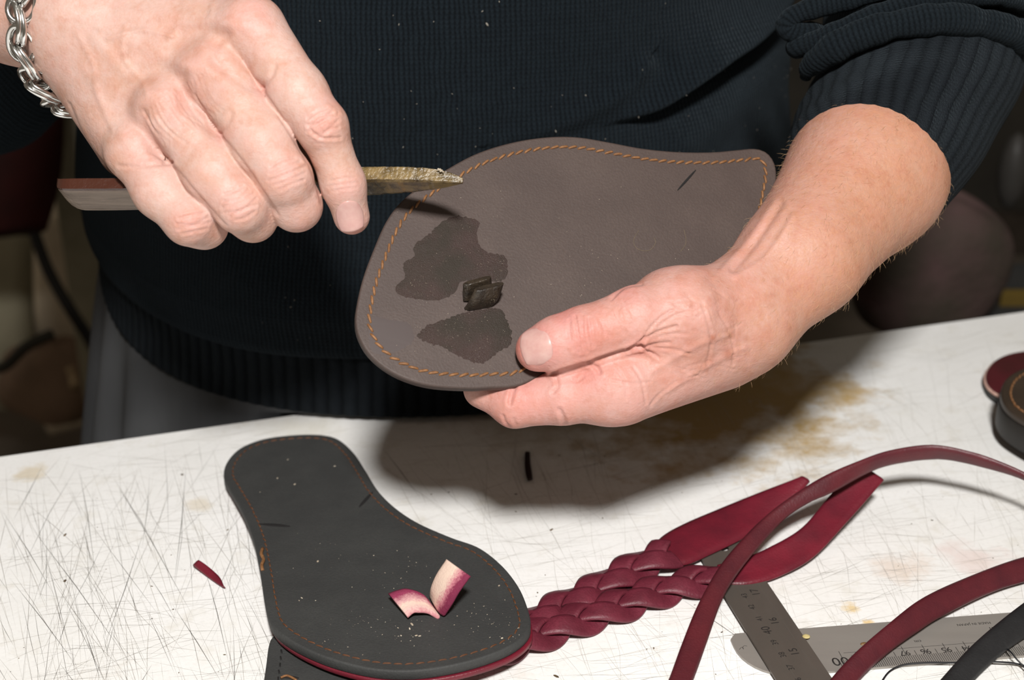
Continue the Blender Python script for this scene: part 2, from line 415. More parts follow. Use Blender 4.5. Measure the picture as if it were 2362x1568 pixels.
# ---- right hand (left of the picture), gripping the tool
mm = .001
SA = .985                                                       # the right hand works a little in front of the sole
wA = JA(185, 45, 135, .668)
idx = [JA(588, 66, 70, .640), JA(688, 218, 65, .632), JA(742, 290, 55, .630), JA(792, 425, 47, .639), JA(811, 499, 42, .647)]
mid = [JA(498, 165, 71, .638), JA(603, 330, 70, .631), JA(656, 411, 59, .630), JA(683, 474, 55, .641), JA(664, 468, 50, .668), JA(600, 400, 44, .684)]
rin = [JA(388, 256, 69, .640), JA(494, 400, 67, .633), JA(555, 476, 57, .632), JA(583, 502, 51, .643), JA(566, 486, 46, .668), JA(510, 420, 40, .684)]
pin = [JA(310, 356, 59, .644), JA(371, 440, 60, .639), JA(436, 507, 54, .637), JA(471, 520, 49, .646), JA(466, 498, 44, .668), JA(430, 440, 38, .682)]
thb = [JA(330, 60, 90, .690), JA(500, 190, 72, .694), JA(640, 320, 60, .684), JA(745, 400, 50, .670), JA(790, 425, 42, .664)]
foreA = [wA, JA(60, 5, 138, .69), JA(-220, -60, 190, .76), JA(-420, -90, 215, .83)]
palmA = [(JA(240, 40, 110, .668), JA(560, 75, 72, .646)), (JA(230, 60, 110, .664), JA(465, 175, 70, .646)), (JA(215, 90, 110, .664), JA(370, 250, 68, .648)), (JA(200, 120, 95, .666), JA(305, 345, 58, .650)),
         (JA(250, 60, 110, .690), JA(540, 130, 70, .668)), (JA(250, 110, 110, .690), JA(400, 270, 70, .668)), (JA(215, 150, 90, .680), JA(330, 350, 55, .664)),
         (JA(560, 75, 60, .646), JA(315, 345, 50, .652)), (JA(190, 130, 85, .672), JA(285, 350, 50, .662))]
fd = Field(palmA+chain(*foreA[:3])+sum([chain(*c) for c in (idx, mid, rin, pin, thb)], []), .00075)
D = fd.put(fd.new(), palmA+chain(*foreA[:3]), .010)
Dk = fd.put(fd.new(), [(q, q) for q in (JA(575, 66, 66, .6385), JA(476, 172, 60, .6365), JA(380, 246, 56, .6385), JA(312, 344, 52, .6425))], .003); D = smin(D, Dk, .008)
Df = fd.new()
for c in (idx, mid, rin, pin, thb):
    Dc = fd.put(fd.new(), chain(*c), .0055); Df = smin(Df, Dc, .0009)
for q in (JA(742, 292, 55, .6280), JA(656, 411, 59, .6288), JA(555, 476, 56, .631), JA(438, 506, 53, .636)): Df = fd.put(Df, [(q, q)], .003)
D = smin(D, Df, .0052)
VA, FA = fd.mesh(D); VA = relax(VA, FA, 2); NA = vnormals(VA, FA); print('hand A', len(VA))
lines = []
def arcs(cx, cy, ang, half, n, gap, w_, dep, bow):             # wrinkles across a finger joint
    a = math.radians(ang); ux, uy = math.cos(a), math.sin(a); vx, vy = -uy, ux
    for i in range(n):
        o_ = (i-(n-1)/2)*gap; h = half*(1-.18*abs(i-(n-1)/2)); b = bow*(1 if i % 2 else -.4)
        lines.append((w_, dep*(1-.25*(i % 2)), [(cx+vx*o_-ux*h, cy+vy*o_-uy*h), (cx+vx*(o_+b)+R_.gauss(0, 3), cy+vy*(o_+b)+R_.gauss(0, 3)), (cx+vx*o_+ux*h, cy+vy*o_+uy*h)]))
arcs(745, 283, -30, 40, 5, 13, 3.2, .0005, 7); arcs(662, 400, -22, 46, 5, 14, 3.2, .0005, 7); arcs(552, 468, -24, 44, 6, 13, 3.0, .0005, 6); arcs(445, 515, -12, 40, 4, 12, 3.0, .0005, 5)
arcs(792, 425, -8, 36, 3, 12, 2.6, .0003, 4)
lines += [(3.2, .0006, [(712, 292), (735, 268), (768, 262)]), (3.2, .0006, [(716, 300), (742, 318), (785, 318)]),
          (4, .0004, [(604, 204), (612, 215), (640, 260), (690, 340), (722, 400), (742, 470)]), (4, .0004, [(509, 309), (520, 325), (575, 395), (640, 495)]), (4, .0004, [(394, 376), (410, 395), (465, 460), (520, 520)]),
          (4, .0005, [(275, 382), (320, 384), (375, 378), (398, 374)]), (5, .0004, [(604, 204), (625, 180), (635, 150)]), (5, .0004, [(509, 309), (525, 285), (535, 262)]), (5, .0004, [(394, 376), (372, 360), (345, 350)]),
          (3, .0003, [(360, 260), (390, 300), (430, 330)]), (3, .0003, [(330, 255), (350, 290), (372, 310)]), (12, .0009, [(520, 80), (490, 130), (560, 190), (600, 200)]), (14, .0010, [(420, 180), (430, 240), (490, 300)]), (12, .0009, [(330, 260), (345, 320), (385, 370)]),
          (16, -.0006, [(230, 60), (380, 130), (470, 165)]), (14, -.0005, [(220, 90), (300, 180), (370, 240)]), (12, -.0004, [(200, 160), (250, 260), (300, 340)]), (16, -.0006, [(280, 30), (430, 40), (570, 60)]),
          (7, -.0004, [(180, 80), (215, 150), (225, 215), (260, 300)]), (6, -.0004, [(290, 60), (285, 130), (330, 190), (340, 215)]), (7, -.0004, [(390, 90), (420, 60), (480, 50), (490, 10)]), (6, -.0006, [(250, 90), (330, 70), (400, 85)]),
          (4, .0004, [(160, 240), (200, 330), (260, 400)])]
for i in range(16):
    lines.append((2.6, .00018, [(R_.uniform(200, 560), R_.uniform(20, 300))]*1+[(R_.uniform(200, 560), R_.uniform(20, 300))]) if False else (2.6, .00022, [(380+i*9, 330-i*5), (352+i*9+R_.gauss(0, 8), 300-i*5), (330+i*9, 262-i*6)]))
NAILA = dict(c=(808, 497), hx=33, hy=38, ang=-8)
NA = vnormals(VA, FA); VA = carve(VA, NA, lines, .672*SA); linesA = lines

# ---- left hand (right of the picture), thumb on top of the sole
lines = []
WB = J(1728, 728, 112, .676)
foreB = [WB, J(1858, 592, 130, .688), J(2000, 406, 174, .726), J(2120, 240, 150, .785)]
foreB2 = [J(1700, 690, 82, .672), J(1812, 588, 92, .684), J(1975, 402, 146, .726)]
thB = [J(1575, 728, 104, .652), J(1470, 735, 74, .643), J(1345, 773, 64, .640), J(1285, 793, 62, .640), J(1240, 806, 51, .6405)]
inB = [J(1425, 890, 80, .650), J(1300, 915, 63, .650), J(1188, 930, 55, .653), J(1114, 897, 42, .6585), J(1120, 820, 37, .666)]
miB = [J(1440, 895, 74, .668), J(1280, 900, 54, .684), J(1190, 830, 46, .694), J(1180, 760, 40, .700)]
riB = [J(1490, 860, 70, .690), J(1340, 850, 52, .705), J(1250, 780, 44, .712), J(1230, 720, 38, .714)]
piB = [J(1550, 820, 66, .704), J(1430, 790, 48, .716), J(1350, 720, 40, .722), J(1330, 670, 35, .724)]
palmB = [(J(1715, 745, 108, .672), J(1440, 888, 80, .652)), (J(1690, 700, 95, .668), J(1560, 735, 112, .654)), (J(1700, 770, 100, .688), J(1460, 885, 74, .674)), (J(1700, 740, 100, .694), J(1520, 840, 80, .694)),
         (J(1560, 738, 110, .658), J(1440, 860, 74, .664)), (J(1660, 800, 92, .676), J(1400, 905, 70, .650))]
fd = Field(palmB+chain(*foreB)+sum([chain(*c) for c in (thB, inB, miB, riB, piB)], []), .00078)
D = fd.put(fd.new(), palmB+chain(*foreB)+chain(*foreB2), .010)
Df = fd.new()
for c in (inB, miB, riB, piB):
    Dc = fd.put(fd.new(), chain(*c), .003); Df = smin(Df, Dc, .0012)
D = smin(D, Df, .006)
Dt = fd.put(fd.new(), chain(*thB), .004)
D = smin(D, Dt, .0045)
VB, FB = fd.mesh(D); VB = relax(VB, FB, 2); print('hand B', len(VB))
arcs(1340, 770, 82, 46, 4, 15, 3.0, .0006, 5); arcs(1418, 745, 75, 34, 5, 16, 3.5, .00022, 6)
lines += [(4.5, .0016, [(1275, 862), (1340, 842), (1400, 822), (1470, 800), (1482, 797)]), (3.5, .0010, [(1450, 806), (1480, 785), (1520, 765), (1560, 752)]), (3.2, .0008, [(1465, 803), (1500, 795), (1545, 790)]), (3.2, .0008, [(1480, 800), (1505, 815), (1520, 825)]),
          (3.0, .0006, [(1475, 800), (1490, 770), (1520, 735), (1550, 715)]), (3, .0005, [(1500, 782), (1540, 770), (1590, 770)]), (3, .0005, [(1500, 800), (1550, 805), (1590, 815)]), (3, .0004, [(1520, 750), (1560, 725), (1600, 720)]),
          (5, .0010, [(1188, 890), (1180, 910), (1176, 930)]), (4, .0007, [(1282, 862), (1286, 890), (1275, 905)]), (5, .0010, [(1362, 838), (1378, 850), (1382, 858)]), (3, .0005, [(1318, 876), (1330, 880), (1345, 870)]),
          (3, .0004, [(1420, 850), (1440, 880), (1445, 920)]), (3, .0004, [(1460, 845), (1480, 880), (1490, 930)]), (3, .0004, [(1410, 876), (1460, 884), (1500, 880)]), (3, .0004, [(1560, 880), (1520, 910), (1500, 935)]),
          (3, .0005, [(1160, 958), (1165, 972), (1175, 985)]), (3, .0005, [(1185, 965), (1190, 980)]), (5, .0008, [(1290, 945), (1300, 965), (1305, 985)]),
          (3.5, .0006, [(1410, 690), (1440, 662), (1480, 655)]), (12, .0005, [(1640, 640), (1660, 680), (1660, 730)]), (9, -.0008, [(1650, 640), (1720, 570), (1790, 470)]), (8, .0009, [(1690, 620), (1740, 560), (1800, 470)]), (8, -.0008, [(1700, 640), (1770, 590), (1830, 500)]),
          (3.5, .0004, [(1620, 700), (1640, 780), (1630, 840)]), (3, .0003, [(1660, 720), (1690, 790), (1690, 840)]), (7, -.0006, [(1500, 860), (1600, 800), (1680, 770)]), (7, -.0005, [(1540, 900), (1620, 850), (1720, 800)])]
for i in range(26):
    x0, y0 = 1560+R_.uniform(-20, 140), R_.uniform(680, 880); lines.append((2.4, .0002, [(x0, y0), (x0+R_.uniform(10, 30), y0+R_.uniform(-20, 20)), (x0+R_.uniform(30, 60), y0+R_.uniform(-30, 30))]))
for i in range(10): lines.append((2.4, .0002, [(1395+i*9, 700-i*2+R_.uniform(0, 30)), (1400+i*9, 730), (1415+i*8, 770+R_.uniform(-20, 10))]))
NB = vnormals(VB, FB); VB = carve(VB, NB, lines, .70)

# ---- upper arms and trunk inside the sweater, coarse
sh_r, sh_l = (np.array([-.24, .96, .42]), .062), (np.array([.20, .98, .42]), .062)
elA = foreA[2]; elB = foreB[3]
core = [(elA, (np.array([-.34, .90, .20]), .046)), ((np.array([-.34, .90, .20]), .046), sh_r), ((elB[0], .036), (sh_l[0], .045)), (sh_r, sh_l), ((np.array([-.03, .96, .40]), .12), (np.array([-.04, .97, .0]), .12)),
        ((np.array([-.03, .97, .44]), .055), (np.array([-.03, .95, .52]), .055)), ((np.array([-.13, .97, .02]), .09), (np.array([-.14, .97, -.30]), .075)), ((np.array([.06, .97, .02]), .09), (np.array([.07, .97, -.30]), .075)),
        ((np.array([-.14, .97, -.30]), .07), (np.array([-.14, .97, FL+.05]), .045)), ((np.array([.07, .97, -.30]), .07), (np.array([.07, .97, FL+.05]), .045))]
fd = Field(core, .006, .02); fd.big = .06; D = fd.put(fd.new(), core, .02); VC, FC = fd.mesh(D); VC = relax(VC, FC, 2)

def tints(V, base, reds, spots, warm=None, dark=None):
    x, y, d = proj(V); c = np.tile(np.array(base), (len(V), 1))
    r = blobs(x, y, reds)[:, None]; c = c*(1-r)+c*np.array([1.0, .70, .72])*r
    if warm is not None:
        f = np.clip(warm(x, y), 0, 1)[:, None]; c = c*(1-f)+np.array([.435, .235, .148])*f
    s = blobs(x, y, spots)[:, None]; c = c*(1-s)+c*np.array([.66, .47, .36])*s
    return c
tA = tints(VA, (.555, .388, .338), [(742, 285, 45, .5), (655, 405, 50, .45), (552, 470, 45, .4), (440, 515, 40, .45), (580, 40, 60, .45), (400, 240, 55, .35), (475, 165, 60, .3), (812, 530, 42, .75), (800, 430, 40, .4), (340, 345, 60, .3), (770, 230, 40, .4), (700, 520, 40, .25), (606, 206, 20, .5), (512, 312, 20, .5)],
           [(290, 125, 11, .6), (220, 185, 13, .55), (420, 65, 14, .5), (345, 105, 30, .22), (230, 180, 40, .22), (430, 60, 45, .25), (330, 250, 12, .3), (300, 60, 60, .2)]+[(R_.uniform(130, 520), R_.uniform(-20, 260), R_.uniform(6, 26), R_.uniform(.08, .30)) for _ in range(70)])
tB = tints(VB, (.548, .325, .285), [(1220, 800, 80, .85), (1300, 722, 45, .8), (1345, 770, 70, .55), (1200, 900, 60, .55), (1360, 860, 55, .45), (1150, 960, 40, .35), (1440, 670, 40, .5), (1480, 800, 30, .4), (1260, 930, 50, .3)],
           [(1644, 778, 9, .95), (1640, 782, 12, .5), (1680, 815, 14, .7), (1686, 773, 7, .7), (1594, 705, 6, .7), (1560, 838, 12, .4), (1600, 760, 12, .45), (1720, 780, 8, .4), (1625, 830, 30, .25), (1600, 770, 40, .25), (1520, 880, 30, .2)]+[(R_.uniform(1540, 1800), R_.uniform(640, 880), R_.uniform(4, 16), R_.uniform(.08, .30)) for _ in range(60)],
           lambda x, y: .80*np.clip(((x-1560)*.45+(y-640)*.15)/180, 0, 1)*np.clip((x-1500)/300, 0, 1))
xA, yA, _ = proj(VA); xB, yB, _ = proj(VB)
frA = .18*np.clip((420-yA)/200, 0, 1); frB = .55*np.clip((xB-1640)/200, 0, 1)+.18*np.clip((xB-1500)/150, 0, 1)
VV = np.concatenate([VA, VB, VC]); FF = np.concatenate([FA, FB+len(VA), FC+len(VA)+len(VB)])
person = obj('person', VV, FF, SKIN, None, loc=(-.04, .97, FL), attr={'tint': np.concatenate([tA, tB, np.tile([.55, .35, .30], (len(VC), 1))]), 'freckle': np.concatenate([frA, frB, np.zeros(len(VC))])})
tag(person, 'person in a navy knitted sweater, holding a spatula and a brown sole over the table', 'person')

# ---- nails: thin curved plates on the finger tips
m_nail = mat('nail', (.76, .53, .47), .33, spec=.5); t = NT(m_nail); m_nail.node_tree.nodes['Principled BSDF'].inputs['Coat Weight'].default_value = .2; n_ = t.noise(t.pos(), 240, 3); t.color(t.mix(t.ramp(n_, [(.35, 0), (.65, 1)]), (.62, .365, .32), (.57, .305, .27)))
m_nail.node_tree.nodes['Principled BSDF'].inputs['Subsurface Weight'].default_value = .1
def surf_depth(Vh, cx, cy, rad):
    x, y, d = proj(Vh); m = np.hypot(x-cx, y-cy) < rad; return d[m].min()
def nail(Vh, cx, cy, hx, hy, ang, lift, roll=0.):
    a = math.radians(ang); n = 22; x, y, d = proj(Vh)
    m = (np.hypot(x-cx, y-cy) < max(hx, hy)*1.6); X, Y, Dd = x[m], y[m], d[m]; keep = Dd < Dd.min()+.011; X, Y, Dd = X[keep], Y[keep], Dd[keep]
    u_, v_ = (X-cx)/hx, (Y-cy)/hy                               # smooth quadratic fit of the finger tip below the plate
    A_ = np.c_[np.ones_like(u_), u_, v_, u_*u_, u_*v_, v_*v_]; w_ = np.exp(-(u_**2+v_**2)/1.3); co = np.linalg.lstsq(A_*w_[:, None], Dd*w_, rcond=None)[0]
    top = []; idx_ = {}; F = []
    g = np.linspace(-1, 1, n)
    def pt(u, v, off):
        su = np.sign(u)*abs(u); px = hx*u*math.sqrt(1-.50*v*v*(1 if v < 0 else .7)); py = hy*v*math.sqrt(1-.32*u*u)
        qx, qy = cx+px*math.cos(a)-py*math.sin(a), cy+px*math.sin(a)+py*math.cos(a)
        uu, vv = (qx-cx)/hx, (qy-cy)/hy
        dd = co@np.array([1, uu, vv, uu*uu, uu*vv, vv*vv]); e = max(abs(u), abs(v))
        return P(qx, qy, dd-lift+off+(.0005*e**6))
    for i, v in enumerate(g):
        for j, u in enumerate(g): top.append(pt(u, v, 0))
    k = len(top)
    for i, v in enumerate(g):
        for j, u in enumerate(g): top.append(pt(u, v, .0010))
    for i in range(n-1):
        for j in range(n-1):
            q = (i*n+j, i*n+j+1, (i+1)*n+j+1, (i+1)*n+j); F.append(q[::-1]); F.append(tuple(k+z for z in q))
    ring = [j for j in range(n)]+[i*n+n-1 for i in range(1, n)]+[(n-1)*n+j for j in range(n-2, -1, -1)]+[i*n for i in range(n-2, 0, -1)]
    for s in range(len(ring)):
        p_, q_ = ring[s], ring[(s+1) % len(ring)]; F.append((p_, q_, q_+k, p_+k))
    o = obj('fingernail', top, F, m_nail, person); return o
nail(VA, 807, 499, 32, 36, -12, .0006)
nail(VB, 1237, 800, 37, 43, -12, .0007)

# ---- fine golden hairs on the forearm
xb, yb, db = proj(VB); nb_ = vnormals(VB, FB); vw = CAM-VB; fc = np.einsum('ij,ij->i', nb_, vw/np.linalg.norm(vw, axis=1)[:, None])
cand = np.where((xb > 1600) & (yb < 900) & (fc > -.35) & ((yb-300) < 1.0*(2480-xb)))[0]
cand = cand[rng.random(len(cand)) < np.clip((xb[cand]-1560)/500, .1, 1)]
hm = mat('arm_hair_gold', (.55, .36, .20), .5); mb = MB(); ax = unit(foreB[0][0]-foreB[2][0])
for i in rng.choice(cand, 1500, replace=False):
    n = nb_[i]; d = unit(ax*.9+n*.28+rng.normal(0, .38, 3)); d = unit(d-n*min(0, np.dot(d, n)-.22)); L = rng.uniform(.002, .0055)
    C_ = [VB[i], VB[i]+d*L*.5+n*.0003, VB[i]+d*L-n*.0003]
    s_ = unit(np.cross(d, n)); b_ = unit(np.cross(s_, d)); V = []
    for c_, r_ in zip(C_, (.00005, .00004, .00001)): V += [c_+s_*r_, c_-s_*r_*.5+b_*r_*.8, c_-s_*r_*.5-b_*r_*.8]
    mb.add(V, [(0, 1, 4, 3), (1, 2, 5, 4), (2, 0, 3, 5), (3, 4, 7, 6), (4, 5, 8, 7), (5, 3, 6, 8)])
tag(mb.build('arm_hair', hm, person), kind='stuff')

# ------------------------------------------------------------------ clothing
def loft(rings, uvs=None, closed=True, cap=False):
    R = np.asarray(rings); n, k = R.shape[:2]; F = []
    i, j = np.meshgrid(np.arange(n-1), np.arange(k if closed else k-1), indexing='ij'); jj = (j+1) % k
    F = np.stack([i*k+j, i*k+jj, (i+1)*k+jj, (i+1)*k+j], -1).reshape(-1, 4)
    return R.reshape(-1, 3), F
TC = np.array([-.047, .950, 0]); TA, TBk, ROT = .242, .176, math.radians(9)
th0 = np.linspace(-math.pi, math.pi, 900, endpoint=False); TH = th0-.62*np.sin(th0)   # denser at the front
def torso_ring(z, s, sb=1.0):
    zo = .05*np.clip(1-np.cos(TH), 0, 1.4)**2*math.exp(-((z/.25)**2)); z = z+zo
    x = TA*s*np.sin(TH); y = -TBk*s*sb*np.cos(TH); c, s_ = math.cos(ROT), math.sin(ROT)
    return np.stack([TC[0]+x*c-y*s_, TC[1]+x*s_+y*c, z+0*TH], 1)
# ribbed hem
zs = np.r_[.030, .016, .0055, .0045, .006, np.linspace(.009, .064, 40)]; ss = np.r_[.95, .965, .972, .985, .993, np.full(40, .995)]
rings = np.array([torso_ring(z, s-.012*math.sin(max(0, z-.006)/.06*math.pi)) for z, s in zip(zs, ss)])
V, F = loft(rings); ulen = TH*.215; uv = np.stack([np.tile(ulen, (len(zs), 1)), np.tile(zs[:, None], (1, len(TH)))], -1).reshape(-1, 2)
r_ = .0007*(np.abs(np.sin(math.pi*uv[:, 0]/.0085))-.5); d_ = V-TC; d_[:, 2] = 0; d_ /= np.linalg.norm(d_, axis=1)[:, None]
obj('sweater_hem', V+d_*r_[:, None], F, RIBK, person, uv=uv)
# body of the sweater
zs = np.r_[.060, .052, .0475, .0465, .049, .054, np.linspace(.060, .56, 430)]
prof = lambda z: np.interp(z, [.046, .054, .075, .15, .25, .33, .42, .50, .56], [1.0, 1.024, 1.03, .985, .95, .93, .90, .78, .30])
profb = lambda z: np.interp(z, [0, .1, .2, .3, .42, .56], [.97, 1.07, 1.16, 1.14, 1.0, .6])
ss = np.r_[.96, .985, .995, 1.005, 1.018, 1.026, prof(zs[6:])]
rings = np.array([torso_ring(z, s, profb(z)) for z, s in zip(zs, ss)]); V, F = loft(rings)
uv = np.stack([np.tile(TH*.225, (len(zs), 1)), np.tile(zs[:, None], (1, len(TH)))], -1).reshape(-1, 2)
x, y, d = proj(V); d_ = V-TC; d_[:, 2] = 0; d_ /= np.linalg.norm(d_, axis=1)[:, None]; front = (d_[:, 1] < .15)
def sdist(x, y, pl):                                           # signed distance to a fold line (positive below it)
    pl = spline(np.array(pl, float), 40); best = np.full(len(x), 1e9); sg = np.zeros(len(x))
    for (ax, ay), (bx, by) in zip(pl[:-1], pl[1:]):
        dx, dy = bx-ax, by-ay; L = dx*dx+dy*dy; t = np.clip(((x-ax)*dx+(y-ay)*dy)/L, 0, 1); q = np.hypot(x-ax-t*dx, y-ay-t*dy)
        m = q < best; best = np.where(m, q, best); sg = np.where(m, np.sign(dx*(y-ay)-dy*(x-ax)), sg)
    return best*sg
fx = np.clip((x-1380)/240, 0, 1)
s1 = sdist(x, y, [(1300, 330), (1420, 285), (1500, 258), (1560, 215), (1640, 150), (1710, 105), (1760, 60), (1800, 0), (1840, -90)])
lip = np.where(s1 < 0, np.exp(s1/70)*(1-np.exp(s1/7)), 0)*.021-np.where(s1 > 0, np.exp(-s1/60), 0)*.014*np.clip(s1/9, 0, 1)
sw = lip*fx
s2 = sdist(x, y, [(1150, 330), (1260, 300), (1350, 268), (1440, 200), (1480, 150)]); sw += .0022*np.exp(-(s2/22)**2)-.002*np.exp(-((s2-38)/24)**2)
s3 = sdist(x, y, [(560, 640), (760, 700), (860, 660)]); sw += .0025*np.exp(-(s3/60)**2)
s4 = sdist(x, y, [(1580, 330), (1700, 240), (1800, 130)]); sw += .003*np.exp(-(s4/40)**2)
sw += .0016*np.sin(V[:, 0]*38+V[:, 2]*21)+.0012*np.sin(V[:, 0]*19-V[:, 2]*47+1.3)
V = V+d_*(sw*front)[:, None]
body = obj('sweater_body', V, F, KNIT, person, uv=uv); VT = V; VTn = d_
# left sleeve: ribbed cuff, bunched folds, upper part
def ring(cx, cy, d, chord, r, ratio, k=160):
    c = P(cx, cy, d) if not isinstance(cx, np.ndarray) else cx
    e1 = unit(RT*chord[0]-UP*chord[1]); ap = unit(RT*chord[1]+UP*chord[0]); s = ratio; e2 = s*ap-math.sqrt(1-s*s)*FW
    a = np.arange(k)/k*2*math.pi
    return c+r*(np.cos(a)[:, None]*e1+np.sin(a)[:, None]*e2)
def ringloft(keys, n):
    K = np.array([ring(*q) for q in keys]); k = K.shape[1]
    R = spline(K.reshape(len(K), -1), n).reshape(n, k, 3); return R
def ringuv(R):
    n, k = R.shape[:2]; c = R.mean(1); L = np.r_[0, np.cumsum(np.linalg.norm(np.diff(c, axis=0), axis=1))]
    a = np.arange(k)/k*2*math.pi*.052
    return np.stack([np.tile(a, (n, 1)), np.tile(L[:, None], (1, k))], -1).reshape(-1, 2)
cuffk = [(2035, 360, .742, (370, 120), .041, .53), (2010, 398, .733, (340, 145), .0405, .55), (2002, 408, .7305, (328, 150), .0410, .55), (2000, 410, .7300, (328, 150), .0425, .55), (2006, 398, .733, (335, 145), .0440, .55),
         (2030, 355, .741, (380, 110), .0480, .52), (2070, 285, .755, (440, 50), .0535, .48), (2105, 215, .770, (500, -20), .0585, .43), (2118, 175, .777, (500, -40), .0575, .40)]
R = ringloft(cuffk, 150); uv = ringuv(R); V, F = loft(R)
c_ = np.repeat(R.mean(1), R.shape[1], 0); dd = V-c_; dd /= np.linalg.norm(dd, axis=1)[:, None]
V = V+dd*(.0004*(np.abs(np.sin(math.pi*uv[:, 0]/.0085))-.5))[:, None]+dd*(.0006*np.sin(uv[:, 1]*160+uv[:, 0]*60))[:, None]
obj('sweater_cuff', V, F, RIBK, person, uv=uv)
upk = [(2108, 200, .772, (500, -20), .0570, .42), (2120, 150, .785, (500, -50), .0575, .36), (2140, 0, .805, (500, -90), .060, .30), (2160, -250, .85, (480, -90), .064, .25), (2120, -520, .90, (460, -60), .070, .2), (np.array([.16, .985, .46]), 0, 0, (460, -30), .072, .1)]
R = ringloft(upk, 120); uvs = [ringuv(R)]; V, F = loft(R); VS = [V]; FS = [F]; nv = len(V)
rolls = [([(1858, 178, .742), (1870, 152, .735), (1924, 110, .722), (2003, 74, .715), (2082, 54, .712), (2188, 44, .714), (2293, 60, .724), (2380, 95, .742), (2440, 150, .77)], 35),
         ([(1880, 118, .745), (1838, 108, .736), (1885, 94, .727), (1951, 62, .720), (2030, 32, .716), (2109, 8, .716), (2188, -6, .720), (2290, -8, .730), (2400, 20, .76)], 24),
         ([(1900, 66, .742), (1862, 76, .734), (1815, 66, .732), (1822, 42, .730), (1864, 22, .728), (1935, 4, .726), (2030, -20, .724), (2150, -50, .73), (2300, -60, .75)], 25),
         ([(1880, -20, .75), (1960, -50, .735), (2080, -85, .732), (2220, -100, .745), (2360, -70, .78)], 34)]
for pts, rp in rolls:
    C_ = spline([P(*q) for q in pts], 110); rr = np.full(110, rp*.725/FPX); e = np.linspace(0, 1, 110); rr *= np.clip(np.minimum(e, 1-e)*14, .15, 1)**.5
    rr *= 1+.06*np.sin(e*23+rp)+.05*np.sin(e*51+2*rp)+.03*np.sin(e*97)
    V, F = tube(C_, rr, 26, cap=False); L = np.linspace(0, np.linalg.norm(np.diff(C_, axis=0), axis=1).sum(), 110)
    uvs.append(np.stack([np.repeat(L, 26)*1.0, np.tile(np.arange(26)/26*.045, 110)], 1)); VS.append(np.array(V)); FS.append(np.array(F)+nv); nv += len(V)
obj('sweater_sleeve', np.concatenate(VS), np.concatenate(FS), KNITR, person, uv=np.concatenate(uvs))
# right sleeve, pushed up beyond the frame
C_ = spline([foreA[2][0]+(foreA[2][0]-foreA[1][0])*.25, np.array([-.335, .88, .20]), np.array([-.32, .94, .30]), np.array([-.22, .985, .45])], 60)
V, F = tube(C_, np.interp(np.arange(60)/59, [0, .1, .5, 1], [.050, .056, .062, .072]), 48, cap=False)
L = np.linspace(0, .4, 60); obj('sweater_sleeve', V, np.array(F), KNIT, person, uv=np.stack([np.tile(np.arange(48)/48*.36, 60), np.repeat(L, 48)], 1))
# grey apron below the hem
APR = mat('grey_apron', (.055, .057, .060), .7, spec=.25); t = NT(APR); n_ = t.noise(t.map(t.pos(), (9, 9, 2)), 1, 5); t.color(t.mix(t.ramp(n_, [(.3, 0), (.7, 1)]), (.042, .044, .047), (.080, .083, .086))); t.normal(t.bump(n_, .3, .01))
zs = np.linspace(.035, -.52, 90); rings = []
for z in zs:
    f = np.clip((.035-z)/.2, 0, 1); r = torso_ring(z, .955+.16*f**.9); q = r-TC; q[:, 2] = 0; q /= np.linalg.norm(q, axis=1)[:, None]
    r = r+q*((.010*f)*np.sin(TH*17+2*np.sin(TH*5)+z*3))[:, None]; rings.append(r[::3])
rings = np.array(rings)
for r in rings:                                                 # the board presses the apron back
    s_ = (r[:, 0]-eL[0])*(-ed[1])+(r[:, 1]-eL[1])*ed[0]; m = (s_ < .006) & (r[:, 2] < .004); n2 = np.array([-ed[1], ed[0]])
    r[m, :2] += (.006-s_[m])[:, None]*n2
V, F = loft(rings); obj('apron', V, F, APR, person)
# trousers and shoes below, behind the bench
tr = mat('dark_trousers', (.012, .013, .016), .9)
for sx, px_ in ((-.14, -1), (.065, 1)):
    V, F = tube(spline([(sx, .97, .0), (sx, .97, -.3), (sx*1.02, .97, FL+.04)], 24), np.linspace(.115, .075, 24), 24, cap=True); obj('trouser_leg', V, F, tr, person)
    V, F = lens(np.array([sx, .92, FL+.045]), RT, np.array([0, 1., 0]), np.array([0, 0, 1.]), .05, .13, .045, 20); obj('shoe', V, F, mat('black_shoe', (.01, .01, .01), .4), person)
# lint and dust caught in the wool
mb = MB(); x, y, d = proj(VT); cand = np.where(front & (x > 560) & (x < 1830) & (y > 0) & (y < 960))[0]
for i in rng.choice(cand, 150, replace=False):
    r = rng.choice([.00022, .0003, .0004, .0007], p=[.62, .28, .08, .02]); a = unit(rng.normal(0, 1, 3)); n = VTn[i]; a = unit(np.cross(n, a)); b = np.cross(n, a)
    mb.add(*lens(VT[i]+n*.0006, a, b, n, r*rng.uniform(1, 2.4), r*.8, r*.5, 6))
tag(mb.build('lint', m_plain('lint', (.12, .12, .11), (.34, .31, .26), scale=300), person), kind='stuff')

